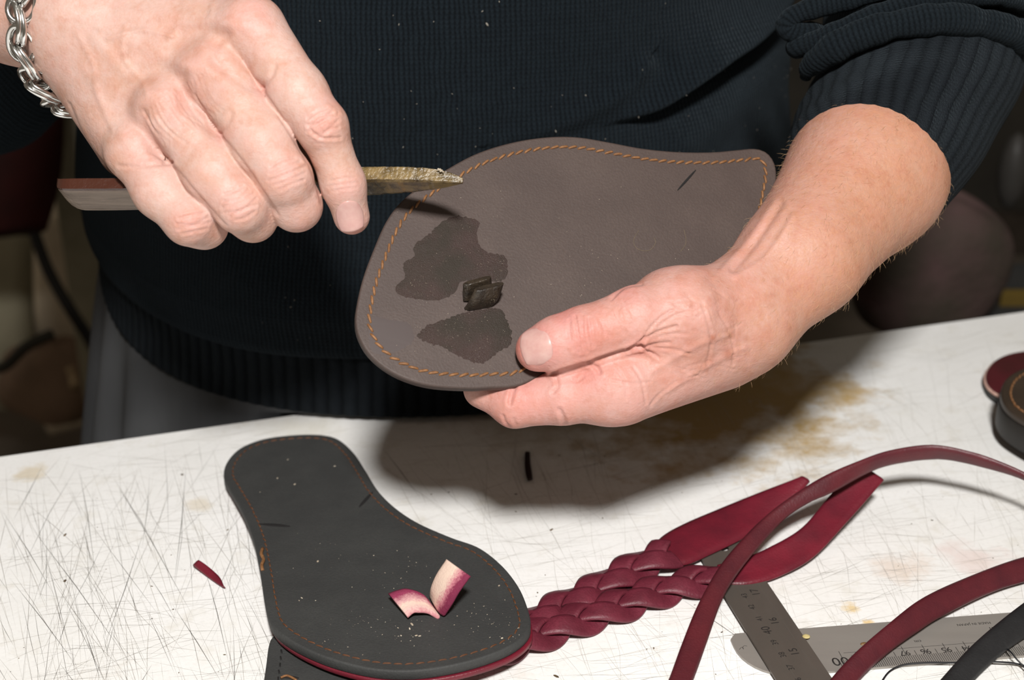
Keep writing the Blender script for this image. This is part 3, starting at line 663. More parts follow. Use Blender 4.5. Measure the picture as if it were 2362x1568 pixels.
# ------------------------------------------------------------------ soles
def poly_normal(pl): return pl[1]
def offset_in(C, nrm, dist):
    t = np.roll(C, -1, 0)-np.roll(C, 1, 0); t /= np.linalg.norm(t, axis=1)[:, None]
    n = np.cross(nrm, t); c = C.mean(0)
    if np.einsum('ij,ij->i', n, c-C).mean() < 0: n = -n
    for _ in range(3): n = (np.roll(n, 1, 0)+n+np.roll(n, -1, 0)); n /= np.linalg.norm(n, axis=1)[:, None]
    return C+n*dist
def slab(C, nrm, th, bev=.0006):                              # C: outline of the top face, nrm: towards the viewer
    k = len(C); rings = [offset_in(C, nrm, bev*1.4), offset_in(C, nrm, bev*.4)-nrm*bev*.35, C-nrm*bev, C-nrm*(th-bev*.6), offset_in(C, nrm, bev*.6)-nrm*th]
    V = np.concatenate(rings); F = []
    area_ = np.dot(np.sum(np.cross(C, np.roll(C, -1, 0)), 0), nrm)
    for r in range(4):
        for i in range(k):
            q = (r*k+i, (r+1)*k+i, (r+1)*k+(i+1) % k, r*k+(i+1) % k); F.append(q if area_ > 0 else q[::-1])
    a = tuple(range(k)); b = tuple(4*k+i for i in range(k-1, -1, -1))
    F += [a if area_ > 0 else a[::-1], b if area_ > 0 else b[::-1]]
    return V, F, [len(F)-2, len(F)-1]
def stitches(name, C, nrm, pitch, L, rad, m, parent, slant=.28, sink=.35, rnd=None, skip=None):
    """one little thread loop per stitch, all sharing one mesh"""
    n = 0; Lp = np.linalg.norm(np.roll(C, -1, 0)-C, axis=1).sum(); k = int(Lp/pitch)
    S = spline(C, k, True)
    Vs, Fs = tube(spline([(-L*.5, 0, -rad*1.0), (-L*.34, 0, rad*.25), (0, 0, rad*.45), (L*.34, 0, rad*.25), (L*.5, 0, -rad*1.0)], 9), np.array([.5, .85, 1, 1.05, 1.08, 1.05, 1, .85, .5])*rad, 6)
    me = bpy.data.meshes.new(name); me.from_pydata(np.asarray(Vs).tolist(), [], Fs); me.materials.append(m)
    for p_ in me.polygons: p_.use_smooth = True
    base = wloc(parent)
    for i in range(k):
        if skip and skip(i/k): continue
        t_ = unit(S[(i+1) % k]-S[i-1]); b_ = np.cross(nrm, t_); a = slant+R_.gauss(0, .07)
        u = t_*math.cos(a)+b_*math.sin(a); v = np.cross(nrm, u)
        o = bpy.data.objects.new(name, me); COL.objects.link(o); o.parent = parent
        M_ = Matrix((u, v, nrm)).transposed().to_4x4(); M_.translation = Vector(S[i]-base+nrm*(rad*(.5-sink)))
        o.matrix_local = M_
def plane3(a, b, c):
    a, b, c = P(*a), P(*b), P(*c); n = unit(np.cross(b-a, c-a)); n = n if np.dot(n, CAM-a) > 0 else -n
    return (a, n)
BROWN = m_leather('brown_nubuck', (.056, .037, .031), (.077, .053, .044), .62, None, 26)
BLACKR = m_leather('black_rubber', (.034, .035, .034), (.045, .046, .044), .72, None, 40, .4)
BURG = m_leather('burgundy_leather', (.165, .011, .024), (.095, .009, .018), .42, None, 55, .3)
BURGM = m_leather('burgundy_dull', (.105, .014, .020), (.065, .010, .016), .45, None, 60, .35)
BURGR = m_leather('burgundy_suede_edge', (.30, .040, .075), (.20, .022, .045), .8, None, 120, .6)
THREAD = m_plain('waxed_thread', (.16, .072, .028), (.26, .128, .055), .5, 500, .6, .0004)
THREADD = m_plain('dull_thread', (.085, .036, .018), (.13, .055, .025), .6, 500, .6, .0004)
SLIT = mat('slit_dark', (.006, .005, .005), .9)

# --- the brown sole held in the left hand
pl = plane3((840, 760, .635), (1240, 806, .651), (1780, 400, .718)); nH = pl[1]
out = [(1030, 390), (1100, 353), (1180, 328), (1260, 315.5), (1330, 315), (1400, 326), (1480, 341), (1560, 349), (1640, 350), (1700, 345), (1742, 342), (1770, 352), (1787, 376), (1792, 410), (1786, 450), (1775, 500), (1748, 560), (1700, 605), (1640, 648), (1560, 690), (1470, 735), (1380, 785), (1290, 840), (1205, 886),
       (1130, 893), (1080, 895), (1000, 890), (940, 875), (890, 850), (850, 815), (827, 775), (820, 738), (825, 695), (838, 640), (860, 580), (890, 512), (925, 465), (972, 427)]
CH = spline([PL(*q, pl) for q in out], 200, True); n0 = PL(1250, 620, pl)
held = thing('sandal_sole', PL(1000, 892, pl), 'brown leather sandal sole with tan edge stitching held in the left hand', 'shoe sole')
V, F, fl = slab(CH, nH, .0046, .0007); obj('outsole', V, F, BROWN, held, flatpoly=fl)
stitches('stitch', offset_in(CH, nH, .0062), nH, .0046, .0047, .00062, THREAD, held, .30)
def lensline(a, b, w_, h_, m, parent, name, lift):
    c = (a+b)/2; u = unit(b-a); z = lift[0]; v = np.cross(z, u); V, F = lens(c+z*lift[1], u, v, z, np.linalg.norm(b-a)/2, w_, h_, 16); return obj(name, V, F, m, parent)
lensline(PL(1562, 440, pl), PL(1606, 391, pl), .0006, .0004, SLIT, held, 'slit', (nH, .0))
# glue smears, thin wet film
GLUE = mat('wet_glue', (.05, .036, .030), .32, spec=.22); t = NT(GLUE); p_ = t.pos(); n1 = t.noise(p_, 60, 4); n2 = t.noise(p_, 1500, 3, .7); n3 = t.noise(p_, 240, 3)
t.color(t.mix(t.ramp(n1, [(.4, 0), (.65, 1)]), (.046, .029, .025), (.032, .025, .019))); t.normal(t.bump(n2, .6, .0009, t.bump(n3, .25, .0012))); t.rough(t.ramp(n1, [(.3, .26), (.7, .46)]))
def smear(pts, name='glue_smear', h=.00022, jag=.00028, m=GLUE):
    C_ = spline([PL(*q, pl) for q in pts], 150, True); e = offset_in(C_, nH, 1.0)-C_
    C_ = C_+e*np.array([R_.gauss(0, jag) for _ in range(150)])[:, None]
    inn = offset_in(C_, nH, .0012)+nH*h; k = 150; V = np.concatenate([C_+nH*.00002, inn]); F = []
    F = [(i, (i+1) % k, k+(i+1) % k, k+i) for i in range(k)]+[tuple(k+i for i in range(k))]
    return obj(name, V, F, m, held)
smear([(990, 540), (1020, 510), (1060, 498), (1105, 512), (1100, 545), (1120, 580), (1165, 592), (1168, 640), (1120, 650), (1062, 650), (1050, 676), (1010, 692), (960, 690), (918, 678), (916, 655), (935, 640), (930, 610), (955, 590), (955, 565)])
smear([(963, 775), (985, 752), (1030, 735), (1090, 716), (1150, 712), (1172, 745), (1180, 790), (1150, 812), (1110, 838), (1060, 822), (1010, 795), (1000, 796)])
DARKB = mat('damp_nubuck', (.052, .036, .033), .6)
smear([(858, 732), (890, 736), (940, 745), (952, 765), (950, 790), (900, 815), (860, 812), (850, 775)], 'damp_patch', .00006, .0002, DARKB)
# thong ends coming through the slit
TABM = m_leather('glued_black_leather', (.020, .015, .011), (.050, .036, .023), .35, (900, .2, (.4, .35, .25)), 200, .8)
def lift(x, y, h): return PL(x, y, pl)+nH*h
def pxl(x, y, h):                                              # seen at a pixel, h above the sole
    return PL(x, y, (pl[0]+nH*h, nH))
V, F, uv, fl = ribbon([pxl(1069, 706, .000), pxl(1080, 690, .006), pxl(1092, 664, .0115)], [pxl(1137, 694, .000), pxl(1149, 676, .006), pxl(1158, 648, .0115)], .0030, 14, 8)
obj('strap_tab', V, F, TABM, held, flatpoly=fl, uv=uv)
V, F, uv, fl = ribbon([pxl(1066, 690, .0), pxl(1066, 668, .005), pxl(1066, 652, .0085)], [pxl(1130, 672, .0), pxl(1131, 652, .005), pxl(1129, 634, .0085)], .0026, 14, 8)
obj('strap_tab', V, F, TABM, held, flatpoly=fl, uv=uv)
# dust and scrapings on the sole, then painted glue sparkle
DUST_GLINT = m_plain('dust_glint_flakes', (.32, .26, .19), (.60, .53, .42), .9, 300)
mb = MB(); e1 = unit(PL(1500, 600, pl)-PL(1000, 600, pl)); e2 = np.cross(nH, e1)
def flake(c, r, n, a): u = unit(e1*math.cos(a)+e2*math.sin(a)); mb.add(*lens(c+n*r*.2, u, np.cross(n, u), n, r*R_.uniform(1, 1.9), r*.7, r*.4, 6))
for _ in range(110):
    c = R_.choice([(1150, 560, 120), (1180, 520, 60), (1400, 600, 130), (1340, 620, 60), (1340, 640, 50), (1390, 640, 60), (1560, 570, 50), (1250, 470, 110), (950, 770, 80)]); x_, y_ = R_.gauss(c[0], c[2]), R_.gauss(c[1], c[2]*.8)
    if 900 < x_ < 1640 and 380 < y_ < 860 and y_ < 1020-.3*x_+250: flake(PL(x_, y_, pl), R_.choice((.00005, .00007, .0001, .00015)), nH, R_.uniform(0, 3))
for _ in range(260):  # pale flakes painted in as the glints of the wet glue
    c = R_.choice([(1060, 560, 50), (1000, 620, 40), (1120, 620, 30), (970, 670, 25), (1080, 750, 50), (1020, 770, 30), (1110, 790, 40), (1090, 725, 30)]); x_, y_ = R_.gauss(c[0], c[2]), R_.gauss(c[1], c[2]*.7)
    flake(PL(x_, y_, pl)+nH*.00025, R_.choice((.00006, .00008, .00011)), nH, R_.uniform(0, 3))
tag(mb.build('dust_glint_flakes', DUST_GLINT, held), kind='stuff')
CHALK = m_plain('pale_scuff', (.11, .085, .060), (.15, .115, .075), .9, 300)
for pts in ([(1474, 530), (1462, 552), (1466, 570), (1482, 578), (1500, 576), (1512, 560), (1508, 548)], [(1578, 530), (1582, 560), (1570, 580)]):
    V, F = tube(spline([PL(*q, pl)+nH*.00002 for q in pts], 40), .00016, 5); obj('scuff_mark', V, F, CHALK, held)

# --- the tool: wooden handle, glue covered blade
def bar(keys, name, m, parent, n=60, nz=0.):
    K = spline(np.array(keys, float), n); V = []; axis = unit(P(keys[-1][0], keys[-1][1], keys[-1][2])-P(keys[0][0], keys[0][1], keys[0][2]))
    up0 = unit(np.array([0, 0, 1.])-axis*axis[2]); sd0 = np.cross(axis, up0); rt_ = math.radians(48); sgn = 1 if sd0[1] < 0 else -1
    upv = up0*math.cos(rt_)+sd0*sgn*math.sin(rt_); sd = np.cross(axis, upv)
    prof_ = [(-1, -.72), (-.86, -1), (.86, -1), (1, -.72), (1, .72), (.86, 1), (-.86, 1), (-1, .72)]
    for i, (x_, y_, d_, hh, ww) in enumerate(K):
        c = P(x_, y_, d_*SA)
        for a, b in prof_:
            j = R_.gauss(0, nz) if nz else 0
            V.append(c+upv*(b*hh+j)+sd*(a*ww+(R_.gauss(0, nz) if nz else 0)))
    k = 8; F = [(i*k+q, i*k+(q+1) % k, (i+1)*k+(q+1) % k, (i+1)*k+q) for i in range(n-1) for q in range(k)]+[tuple(range(k-1, -1, -1)), tuple((n-1)*k+q for q in range(k))]
    return obj(name, V, F, m, parent, smooth=False, attr={'varnish': np.tile([0, 0, 0, 0, 0, 1, 1, 0], n)})
tool = thing('glue_spatula', P(480, 435, .658), 'glue-crusted spatula with a brown wooden handle gripped in the right hand', 'tool')
HWOOD = m_wood('handle_wood', (.115, .080, .056), (.22, .165, .125), .33, (30, 260, 260))
t = NT(HWOOD); va = t.attr('varnish').outputs['Fac']; oldc = t.b.inputs['Base Color'].links[0].from_socket; nv_ = t.noise(t.pos(), 300, 4)
t.color(t.mix(t.ramp(va, [(.35, 0), (.6, 1)]), oldc, (.052, .017, .010))); t.rough(t.ramp(va, [(.35, .45), (.6, .2)])); t.normal(t.bump(nv_, .35, .0012))
GBLADE = mat('glue_crust', (.16, .10, .035), .25, spec=.6); GBLADE.node_tree.nodes['Principled BSDF'].inputs['Coat Weight'].default_value = 1.0; GBLADE.node_tree.nodes['Principled BSDF'].inputs['Coat Roughness'].default_value = .08; t = NT(GBLADE); p_ = t.pos(); n1 = t.noise(p_, 130, 5, .65); n2 = t.noise(p_, 700, 3, .6)
t.color(t.mix(t.ramp(n1, [(.38, 0), (.62, 1)]), (.055, .036, .014), (.20, .135, .048))); t.normal(t.bump(n2, .55, .0008, t.bump(n1, .35, .002))); t.rough(t.ramp(n1, [(.35, .18), (.65, .4)]))
bar([(141, 432, .659, .0062, .0022), (150, 442, .659, .0094, .0026), (168, 448, .659, .0122, .0028), (200, 449, .659, .0128, .0029), (330, 447, .6590, .0126, .0029), (560, 437, .6590, .0122, .0029), (650, 433, .6588, .0116, .0029)], 'handle', HWOOD, tool)
bar([(640, 431, .6588, .0096, .0034), (760, 424, .6572, .0092, .0034), (850, 418, .6530, .0088, .0035), (920, 415, .6490, .0076, .0035), (980, 413, .6455, .0058, .0034), (1020, 413, .6430, .0040, .0030), (1045, 414, .6410, .0024, .0022), (1068, 417, .639, .0005, .0012)], 'blade', GBLADE, tool, 70, .00005)
mb = MB()
for x_, y_, r in ((1015, 391, .0006), (1019, 393, .0005), (1011, 390, .0005), (1022, 396, .0004), (1016, 395, .0004)): mb.add(*lens(P(x_, y_, .6375*SA), RT, FW, UP, r, r*.8, r*.8, 7))
tag(mb.build('crumbs', DUST_GLINT, tool), kind='stuff')

# --- bracelet: heavy silver wheat chain around the right wrist
SILV = m_steel('silver', (.80, .80, .78), (.62, .61, .58), .16, (60, 60))
axw = unit(foreA[1][0]-foreA[0][0]); bc = P(176, 66, .672*SA)
brace = thing('bracelet', bc-np.array([0, 0, .035]), 'chunky silver chain bracelet around the wrist of the right hand', 'bracelet')
# find the wrist section, so the links lie on the skin
q = VA-bc; sct = VA[(np.abs(q@axw) < .004)]; e1 = unit(np.array([0, 0, 1.])-axw*axw[2]); e2 = np.cross(axw, e1)
ang = np.arctan2((sct-bc)@e2, (sct-bc)@e1); rad_ = np.hypot((sct-bc)@e2, (sct-bc)@e1)
def wr(a):
    d = np.abs((ang-a+math.pi) % (2*math.pi)-math.pi); return np.median(rad_[d < .16]) if (d < .16).any() else .030
aa = np.linspace(0, 2*math.pi, 160, endpoint=False); rr = np.array([wr(a) for a in aa])
for _ in range(8): rr = (np.roll(rr, 1)+rr+np.roll(rr, -1))/3
loop = np.array([bc+(e1*math.cos(a)+e2*math.sin(a))*(r+.0020) for a, r in zip(aa, rr)])
S = spline(loop, 27, True); Tn = np.roll(S, -1, 0)-np.roll(S, 1, 0); Tn /= np.linalg.norm(Tn, axis=1)[:, None]
step = np.linalg.norm(np.roll(S, -1, 0)-S, axis=1).mean(); lm = None
for i in range(27):
    nrm = S[i]-bc; nrm = unit(nrm-axw*np.dot(nrm, axw)); tt = unit(Tn[i]-nrm*np.dot(Tn[i], nrm)); sdv = np.cross(nrm, tt)
    if lm is None:
        mb = MB()
        for off in (-.0012, .0012):
            a = np.linspace(0, 2*math.pi, 30, endpoint=False)
            C_ = np.stack([np.cos(a)*step*.98, np.sin(a)*.0058*(1-.22*np.cos(a)), np.cos(a)*.0016+.0006*np.cos(2*a)], 1)+np.array([off*.4, 0, off])
            V, F = tube(C_, .00125, 8, closed=True, cap=False); mb.add(V, F)
        lm = bpy.data.meshes.new('link'); lm.from_pydata(np.concatenate(mb.V).tolist(), [], mb.F); lm.materials.append(SILV)
        for p_ in lm.polygons: p_.use_smooth = True
    o = bpy.data.objects.new('link', lm); COL.objects.link(o); o.parent = brace
    rx = .62*(1 if i % 2 else -1); M_ = (Matrix((tt, sdv, nrm)).transposed() @ Matrix.Rotation(rx, 3, 'X')).to_4x4(); M_.translation = Vector(S[i]-wloc(brace)); o.matrix_local = M_

# --- the upside-down sandal on the table: black outsole up, burgundy insole below, braided straps to the right
def zplane(hz_back, hz_front):                                  # plane rising from heel (back) to toe (front)
    a, b, c = T(650, 1003, hz_back), T(950, 1550, hz_front), T(1222, 1440, hz_front)
    n = unit(np.cross(b-a, c-a)); n = n if n[2] > 0 else -n; return (a, n)
pb = zplane(.0085, .0170); nB = pb[1]
outb = [(516, 1100), (523, 1065), (555, 1032), (610, 1011), (680, 1002), (740, 1002), (780, 1012), (815, 1042), (842, 1082), (872, 1130), (912, 1170), (965, 1205), (1040, 1238), (1105, 1262), (1158, 1303), (1195, 1350), (1216, 1398), (1224, 1438),
        (1212, 1464), (1178, 1490), (1120, 1514), (1040, 1535), (950, 1547), (860, 1543), (770, 1522), (700, 1494), (650, 1464), (624, 1436), (611, 1388), (599, 1310), (584, 1240), (560, 1180), (532, 1130)]
CB = spline([PL(*q, pb) for q in outb], 190, True)
sandal = thing('sandal', T(850, 1350, 0), 'upside-down black-soled sandal with burgundy braided straps lying on the white table', 'sandal')
V, F, fl = slab(CB, nB, .0050, .0007); obj('outsole', V, F, BLACKR, sandal, flatpoly=fl)
V, F, fl = slab(offset_in(CB, nB, .0004)-nB*.0051+np.array([.0013, -.0012, 0]), nB, .0026, .0006); o = obj('insole', V, F, BURG, sandal, flatpoly=fl); tag(o, 'burgundy leather insole edge')
stitches('stitch', offset_in(CB, nB, .0052), nB, .0050, .0042, .00042, THREADD, sandal, .12, .65)
for a, b, w_ in (((598, 1208), (670, 1214), .0014), ((828, 1170), (860, 1134), .0011)): lensline(PL(*a, pb), PL(*b, pb), w_, .0004, SLIT, sandal, 'slit', (nB, .0))
V, F = tube(spline([PL(x_, y_, pb)+nB*h for x_, y_, h in ((606, 1266, .0003), (603, 1280, .0008), (608, 1292, .0005), (604, 1306, .0008), (606, 1316, .0002))], 24), .0009, 7); obj('thread_knot', V, F, THREAD, sandal)
# thong ends standing out of the slit
def m_tab(name, stops):
    m = mat(name, (.7, .5, .42), .85); t = NT(m); uv = t.uv(); sx = t.n('ShaderNodeSeparateXYZ'); t.l(uv, sx.inputs[0]); n = t.noise(t.pos(), 900, 3, .7); n2 = t.noise(t.pos(), 200, 4)
    f = t.math('ADD', sx.outputs[1], t.math('MULTIPLY', t.math('SUBTRACT', n, .5), .35)); f = t.math('ADD', f, t.math('MULTIPLY', t.math('SUBTRACT', n2, .5), .25))
    t.color(t.ramp(f, stops)); t.normal(t.bump(n, .5, .0006)); return m
CREAM = (.74, .55, .45); DYE = (.20, .018, .055)
TAB1 = m_tab('dyed_flesh_side_left', [(.0, DYE), (.22, (.26, .03, .08)), (.48, (.62, .34, .34)), (.62, CREAM), (.85, (.66, .44, .40)), (1., (.50, .2, .22))])
TAB2 = m_tab('dyed_flesh_side_right', [(.0, CREAM), (.50, (.76, .58, .47)), (.72, (.52, .18, .22)), (.86, DYE), (1., (.16, .012, .045))])
def H(x_, y_, h): return PL(x_, y_, (pb[0]+nB*h, nB))
V, F, uv, fl = ribbon([H(998, 1396, .001), H(975, 1366, .006), H(940, 1354, .0085), H(915, 1358, .008), H(894, 1366, .007)], [H(1017, 1422, .001), H(990, 1410, .0035), H(965, 1408, .005), H(952, 1410, .005), H(939, 1421, .0035)], .0024, 24, 10)
o = obj('strap_tab', V, F, TAB1, sandal, flatpoly=fl, uv=uv); tag(o, 'left strap end, pink and cream')
V, F, uv, fl = ribbon([H(989, 1372, .0015), H(991, 1352, .008), H(1004, 1322, .015), H(1027, 1288, .022)], [H(1019, 1421, .0015), H(1036, 1396, .008), H(1056, 1362, .015), H(1082, 1327, .021)], .0024, 24, 12, .0008)
o = obj('strap_tab', V, F, TAB2, sandal, flatpoly=fl, uv=uv); tag(o, 'right strap end, cream with burgundy edge')
# braided straps
def braid(name, pts, width, nper, phase, w0=None):
    part = None; n = 260; C_ = spline([T(*q) for q in pts], n); t_ = np.gradient(C_, axis=0); t_ /= np.linalg.norm(t_, axis=1)[:, None]
    zv = np.array([0, 0, 1.]); lat = np.cross(zv, t_); lat /= np.linalg.norm(lat, axis=1)[:, None]; nz_ = np.cross(t_, lat)
    s = np.linspace(0, 1, n)
    for k in range(3):
        ph = 2*math.pi*(s*nper+k/3)+phase
        L_ = np.sin(ph)*width*.33; Z = np.sin(2*ph+.3)*.0026
        M = C_+lat*L_[:, None]+nz_*Z[:, None]; tt = np.gradient(M, axis=0); tt /= np.linalg.norm(tt, axis=1)[:, None]
        roll = -.50*np.cos(ph)*0+.38*np.sin(ph)
        sv = np.cross(nz_, tt); sv /= np.linalg.norm(sv, axis=1)[:, None]; nv_ = np.cross(tt, sv)
        cs, sn = np.cos(-roll)[:, None], np.sin(-roll)[:, None]; s2, n2 = sv*cs+nv_*sn, nv_*cs-sv*sn
        hw, th = width*.27, .0023
        pr = [(-1, -.2), (-.96, .30), (-.6, .5), (0, .58), (.6, .5), (.96, .30), (1, -.2), (.9, -.5), (0, -.5), (-.9, -.5)]
        V = np.stack([M+s2*(a*hw)+n2*(b*th) for a, b in pr], 1); kk = len(pr)
        F = [(i*kk+q, i*kk+(q+1) % kk, (i+1)*kk+(q+1) % kk, (i+1)*kk+q) for i in range(n-1) for q in range(kk)]+[tuple(range(kk-1, -1, -1)), tuple((n-1)*kk+q for q in range(kk))]
        if part is None: part = bpy.data.objects.new(name, None); COL.objects.link(part); part.parent = sandal; part.location = C_[n//2]-wloc(sandal)
        obj('strand', V.reshape(-1, 3), F, BRAIDM, part)
    return part
BRAIDM = m_leather('burgundy_braid', (.105, .012, .024), (.165, .022, .040), .5, None, 90, .4)
braid('braided_strap', [(1120, 1472, .006), (1210, 1438, .005), (1300, 1392, .005), (1380, 1352, .005), (1450, 1312, .006), (1540, 1268, .008)], .0215, 1.65, .9)
braid('braided_strap', [(1130, 1492, .006), (1225, 1462, .005), (1310, 1430, .005), (1400, 1400, .005), (1480, 1370, .005), (1560, 1345, .005), (1665, 1322, .007)], .0210, 1.95, 2.4)
V, F, uv, fl = ribbon([T(1502, 1262, .008), T(1530, 1232, .0085), T(1580, 1204, .009), (T(1660, 1170, .010)), T(1750, 1134, .014), T(1847, 1097, .020)], [T(1545, 1302, .006), T(1590, 1296, .0055), T(1640, 1274, .0055), T(1710, 1240, .006), T(1790, 1195, .008), T(1868, 1108, .019)], .0026, 60, 10, .0008)
o = obj('strap_end', V, F, BURG, sandal, flatpoly=fl, uv=uv)
V, F, uv, fl = ribbon([T(1655, 1300, .008), T(1720, 1282, .009), T(1770, 1262, .010), T(1850, 1215, .014), T(1915, 1140, .020), T(1982, 1064, .030)], [T(1660, 1345, .004), T(1730, 1345, .004), T(1800, 1325, .0045), T(1880, 1280, .007), T(1960, 1195, .014), T(2040, 1105, .024)], .0026, 60, 10, -.0006)
o = obj('strap_end', V, F, BURG, sandal, flatpoly=fl, uv=uv)
V, F = lens(T(1145, 1508, .006), unit(T(1160, 1500)-T(1120, 1520)), np.array([0, 1., 0]), np.array([0, 0, 1.]), .010, .005, .0055, 16); obj('strap_knot', V, F, BRAIDM, sandal)
# scrapings on the black sole
mb = MB(); e1, e2 = unit(PL(1200, 1300, pb)-PL(700, 1300, pb)), None; e2 = np.cross(nB, e1)
for x_, y_, r in ((733, 1295, .0011), (664, 1060, .0006), (772, 1075, .0006), (640, 1103, .0007), (680, 1117, .0009), (696, 1379, .0007), (812, 1354, .0004), (862, 1281, .0005), (916, 1270, .0004), (1151, 1351, .0009), (1158, 1472, .0009), (950, 1440, .0011), (960, 1466, .0010), (968, 1467, .0008), (925, 1466, .0007), (945, 1450, .0008), (918, 1448, .0005), (600, 1135, .0004), (690, 1385, .0005), (728, 1385, .0004)):
    flake(PL(x_, y_, pb), r*.75, nB, R_.uniform(0, 3))
for _ in range(150):
    c = R_.choice([(830, 1430, 26), (880, 1450, 45), (960, 1455, 60), (1110, 1410, 40), (1150, 1440, 30), (760, 1490, 20), (930, 1330, 40), (760, 1260, 60), (1170, 1470, 25), (950, 1300, 25)]); x_, y_ = R_.gauss(c[0], c[2]), R_.gauss(c[1], c[2]*.5)
    if y_ < 1535 and x_ < 1205 and y_ > .55*x_+640: flake(PL(x_, y_, pb), R_.choice((.0001, .00013, .00018, .00026)), nB, R_.uniform(0, 3))
tag(mb.build('dust_glint_flakes', DUST_GLINT, sandal), kind='stuff')

# --- second black sole flat on the table below it
pc = (np.array([0, 0, .0052]), np.array([0, 0, 1.]))
outc = [(640, 1462), (622, 1480), (614, 1530), (606, 1600), (612, 1680), (680, 1760), (820, 1800), (950, 1770), (1010, 1690), (1012, 1600), (990, 1540), (950, 1480), (860, 1440), (740, 1435)]
CC = spline([PL(*q, pc) for q in outc], 120, True)
low = thing('shoe_sole', PL(800, 1600, pc)*np.array([1, 1, 0]), 'black shoe sole lying flat under the upside-down sandal at the bottom edge', 'shoe sole')
V, F, fl = slab(CC, pc[1], .0050, .0007); obj('outsole', V, F, BLACKR, low, flatpoly=fl)
stitches('stitch', offset_in(CC, pc[1], .0065), pc[1], .0050, .0042, .00042, mat('black_thread', (.012, .012, .012), .6), low, .12, .6)
lensline(PL(646, 1560, pc), PL(690, 1564, pc), .0010, .0006, SLIT, low, 'slit', (pc[1], .0))
V, F = tube(spline([PL(x_, y_, pc)+pc[1]*.0008 for x_, y_ in ((648, 1566), (662, 1561), (676, 1567), (684, 1572))], 14), .0006, 6); obj('thread_end', V, F, THREAD, low)

# --- loose straps
def strap(name, label, A, B, th, m, bulge=.0006, n=90):
    V, F, uv, fl = ribbon([T(*q) for q in A], [T(*q) for q in B], th, n, 8, bulge)
    return tag(obj(name, V, F, m, None, flatpoly=fl, uv=uv), label, 'strap')
strap('leather_strap', 'narrow burgundy leather strap looping over the braided sandal straps',
      [(1500, 1660, .006), (1542, 1568, .007), (1576, 1477, .009), (1612, 1390, .012), (1658, 1308, .016), (1704, 1251, .020), (1766, 1190, .025), (1858, 1123, .033), (1915, 1092, .037), (1981, 1067, .040), (2048, 1044, .042), (2125, 1031, .043), (2176, 1033, .043), (2227, 1044, .042), (2279, 1059, .040), (2362, 1095, .036), (2440, 1145, .030), (2520, 1215, .018)],
      [(1556, 1660, .004), (1599, 1568, .005), (1632, 1477, .007), (1663, 1390, .010), (1694, 1333, .013), (1740, 1272, .017), (1807, 1200, .022), (1868, 1159, .0265), (1920, 1136, .029), (2022, 1085, .032), (2099, 1067, .033), (2156, 1062, .033), (2180, 1063, .033), (2207, 1067, .033), (2263, 1080, .032), (2362, 1109, .031), (2440, 1160, .026), (2520, 1235, .014)], .0024, BURGM)
strap('leather_strap', 'burgundy leather strap lying across the long steel ruler at bottom right',
      [(1850, 1650, .004), (1914, 1568, .007), (1971, 1508, .010), (2048, 1441, .013), (2125, 1380, .013), (2227, 1331, .011), (2362, 1282, .009), (2480, 1262, .006), (2600, 1250, .004)],
      [(1925, 1650, .003), (1984, 1568, .004), (2048, 1508, .0055), (2125, 1451, .007), (2176, 1418, .007), (2279, 1367, .006), (2362, 1339, .005), (2480, 1312, .004), (2600, 1300, .003)], .0026, BURGM)
strap('leather_strap', 'black leather strap crossing the long steel ruler in the bottom right corner',
      [(2085, 1660, .005), (2168, 1568, .008), (2253, 1477, .010), (2362, 1388, .010), (2450, 1330, .008), (2560, 1275, .004)],
      [(2170, 1660, .004), (2248, 1568, .005), (2310, 1508, .006), (2362, 1470, .006), (2460, 1410, .005), (2570, 1350, .003)], .0026, m_leather('black_strap_leather', (.014, .014, .015), (.022, .022, .023), .5, None, 60, .3))

# --- rulers
def text(s, org, d, up, size, m, parent, name='numeral', align='CENTER', zoff=.00006):
    cu = bpy.data.curves.new(name, 'FONT'); cu.body = s; cu.size = size; cu.align_x = align; cu.align_y = 'CENTER'; cu.resolution_u = 3
    tmp = bpy.data.objects.new(name, cu); COL.objects.link(tmp); dg = bpy.context.evaluated_depsgraph_get(); me = bpy.data.meshes.new_from_object(tmp.evaluated_get(dg))
    bpy.data.objects.remove(tmp); bpy.data.curves.remove(cu)
    me.materials.clear(); me.materials.append(m); me.name = name
    o = bpy.data.objects.new(name, me); COL.objects.link(o); o.parent = parent; z = np.cross(d, up)
    M_ = Matrix((d, up, z)).transposed().to_4x4(); M_.translation = Vector(np.asarray(org)+z*zoff-wloc(parent)); o.matrix_local = M_
    return o
INK = mat('etched_ink', (.018, .016, .015), .6)
Z3 = np.array([0, 0, 1.])
# long ruler: reading direction runs to the left, letters upside down for the camera
def zz(x_, y_): return 1660+x_/3.365, 1240+y_/3.365
STEEL = m_steel('brushed_steel', (.36, .335, .305), (.30, .28, .25), .5, (8, 70), .45); STEELD = m_steel('dark_steel', (.135, .115, .098), (.10, .088, .074), .45, (70, 8), .4)
zt = .0013
a = T(1720, 1459, zt); b = T(2335, 1412, zt); dx = unit(b-a); dn = np.array([dx[1], -dx[0], 0])    # dn: towards the camera
W = float(np.dot(T(2022, 1539, zt)-a, dn)); x0 = float(np.dot(T(1684, 1470, zt)-a, dx))
long_ = thing('steel_ruler', a*np.array([1, 1, 0]), 'long pale steel ruler with a rounded left end lying flat on the table', 'ruler')
pts = [a+dx*(x0+.003)+dn*0, a+dx*.62, a+dx*.62+dn*W, a+dx*(x0+.024)+dn*W]+[a+dx*(x0+.024*(1-math.cos(q))*.0+ .024*(1-math.sin(q))*1.0*.9)+dn*(W*.28+W*.72*math.cos(q)) for q in np.linspace(.25, 1.57, 8)]+[a+dx*(x0)+dn*.004]
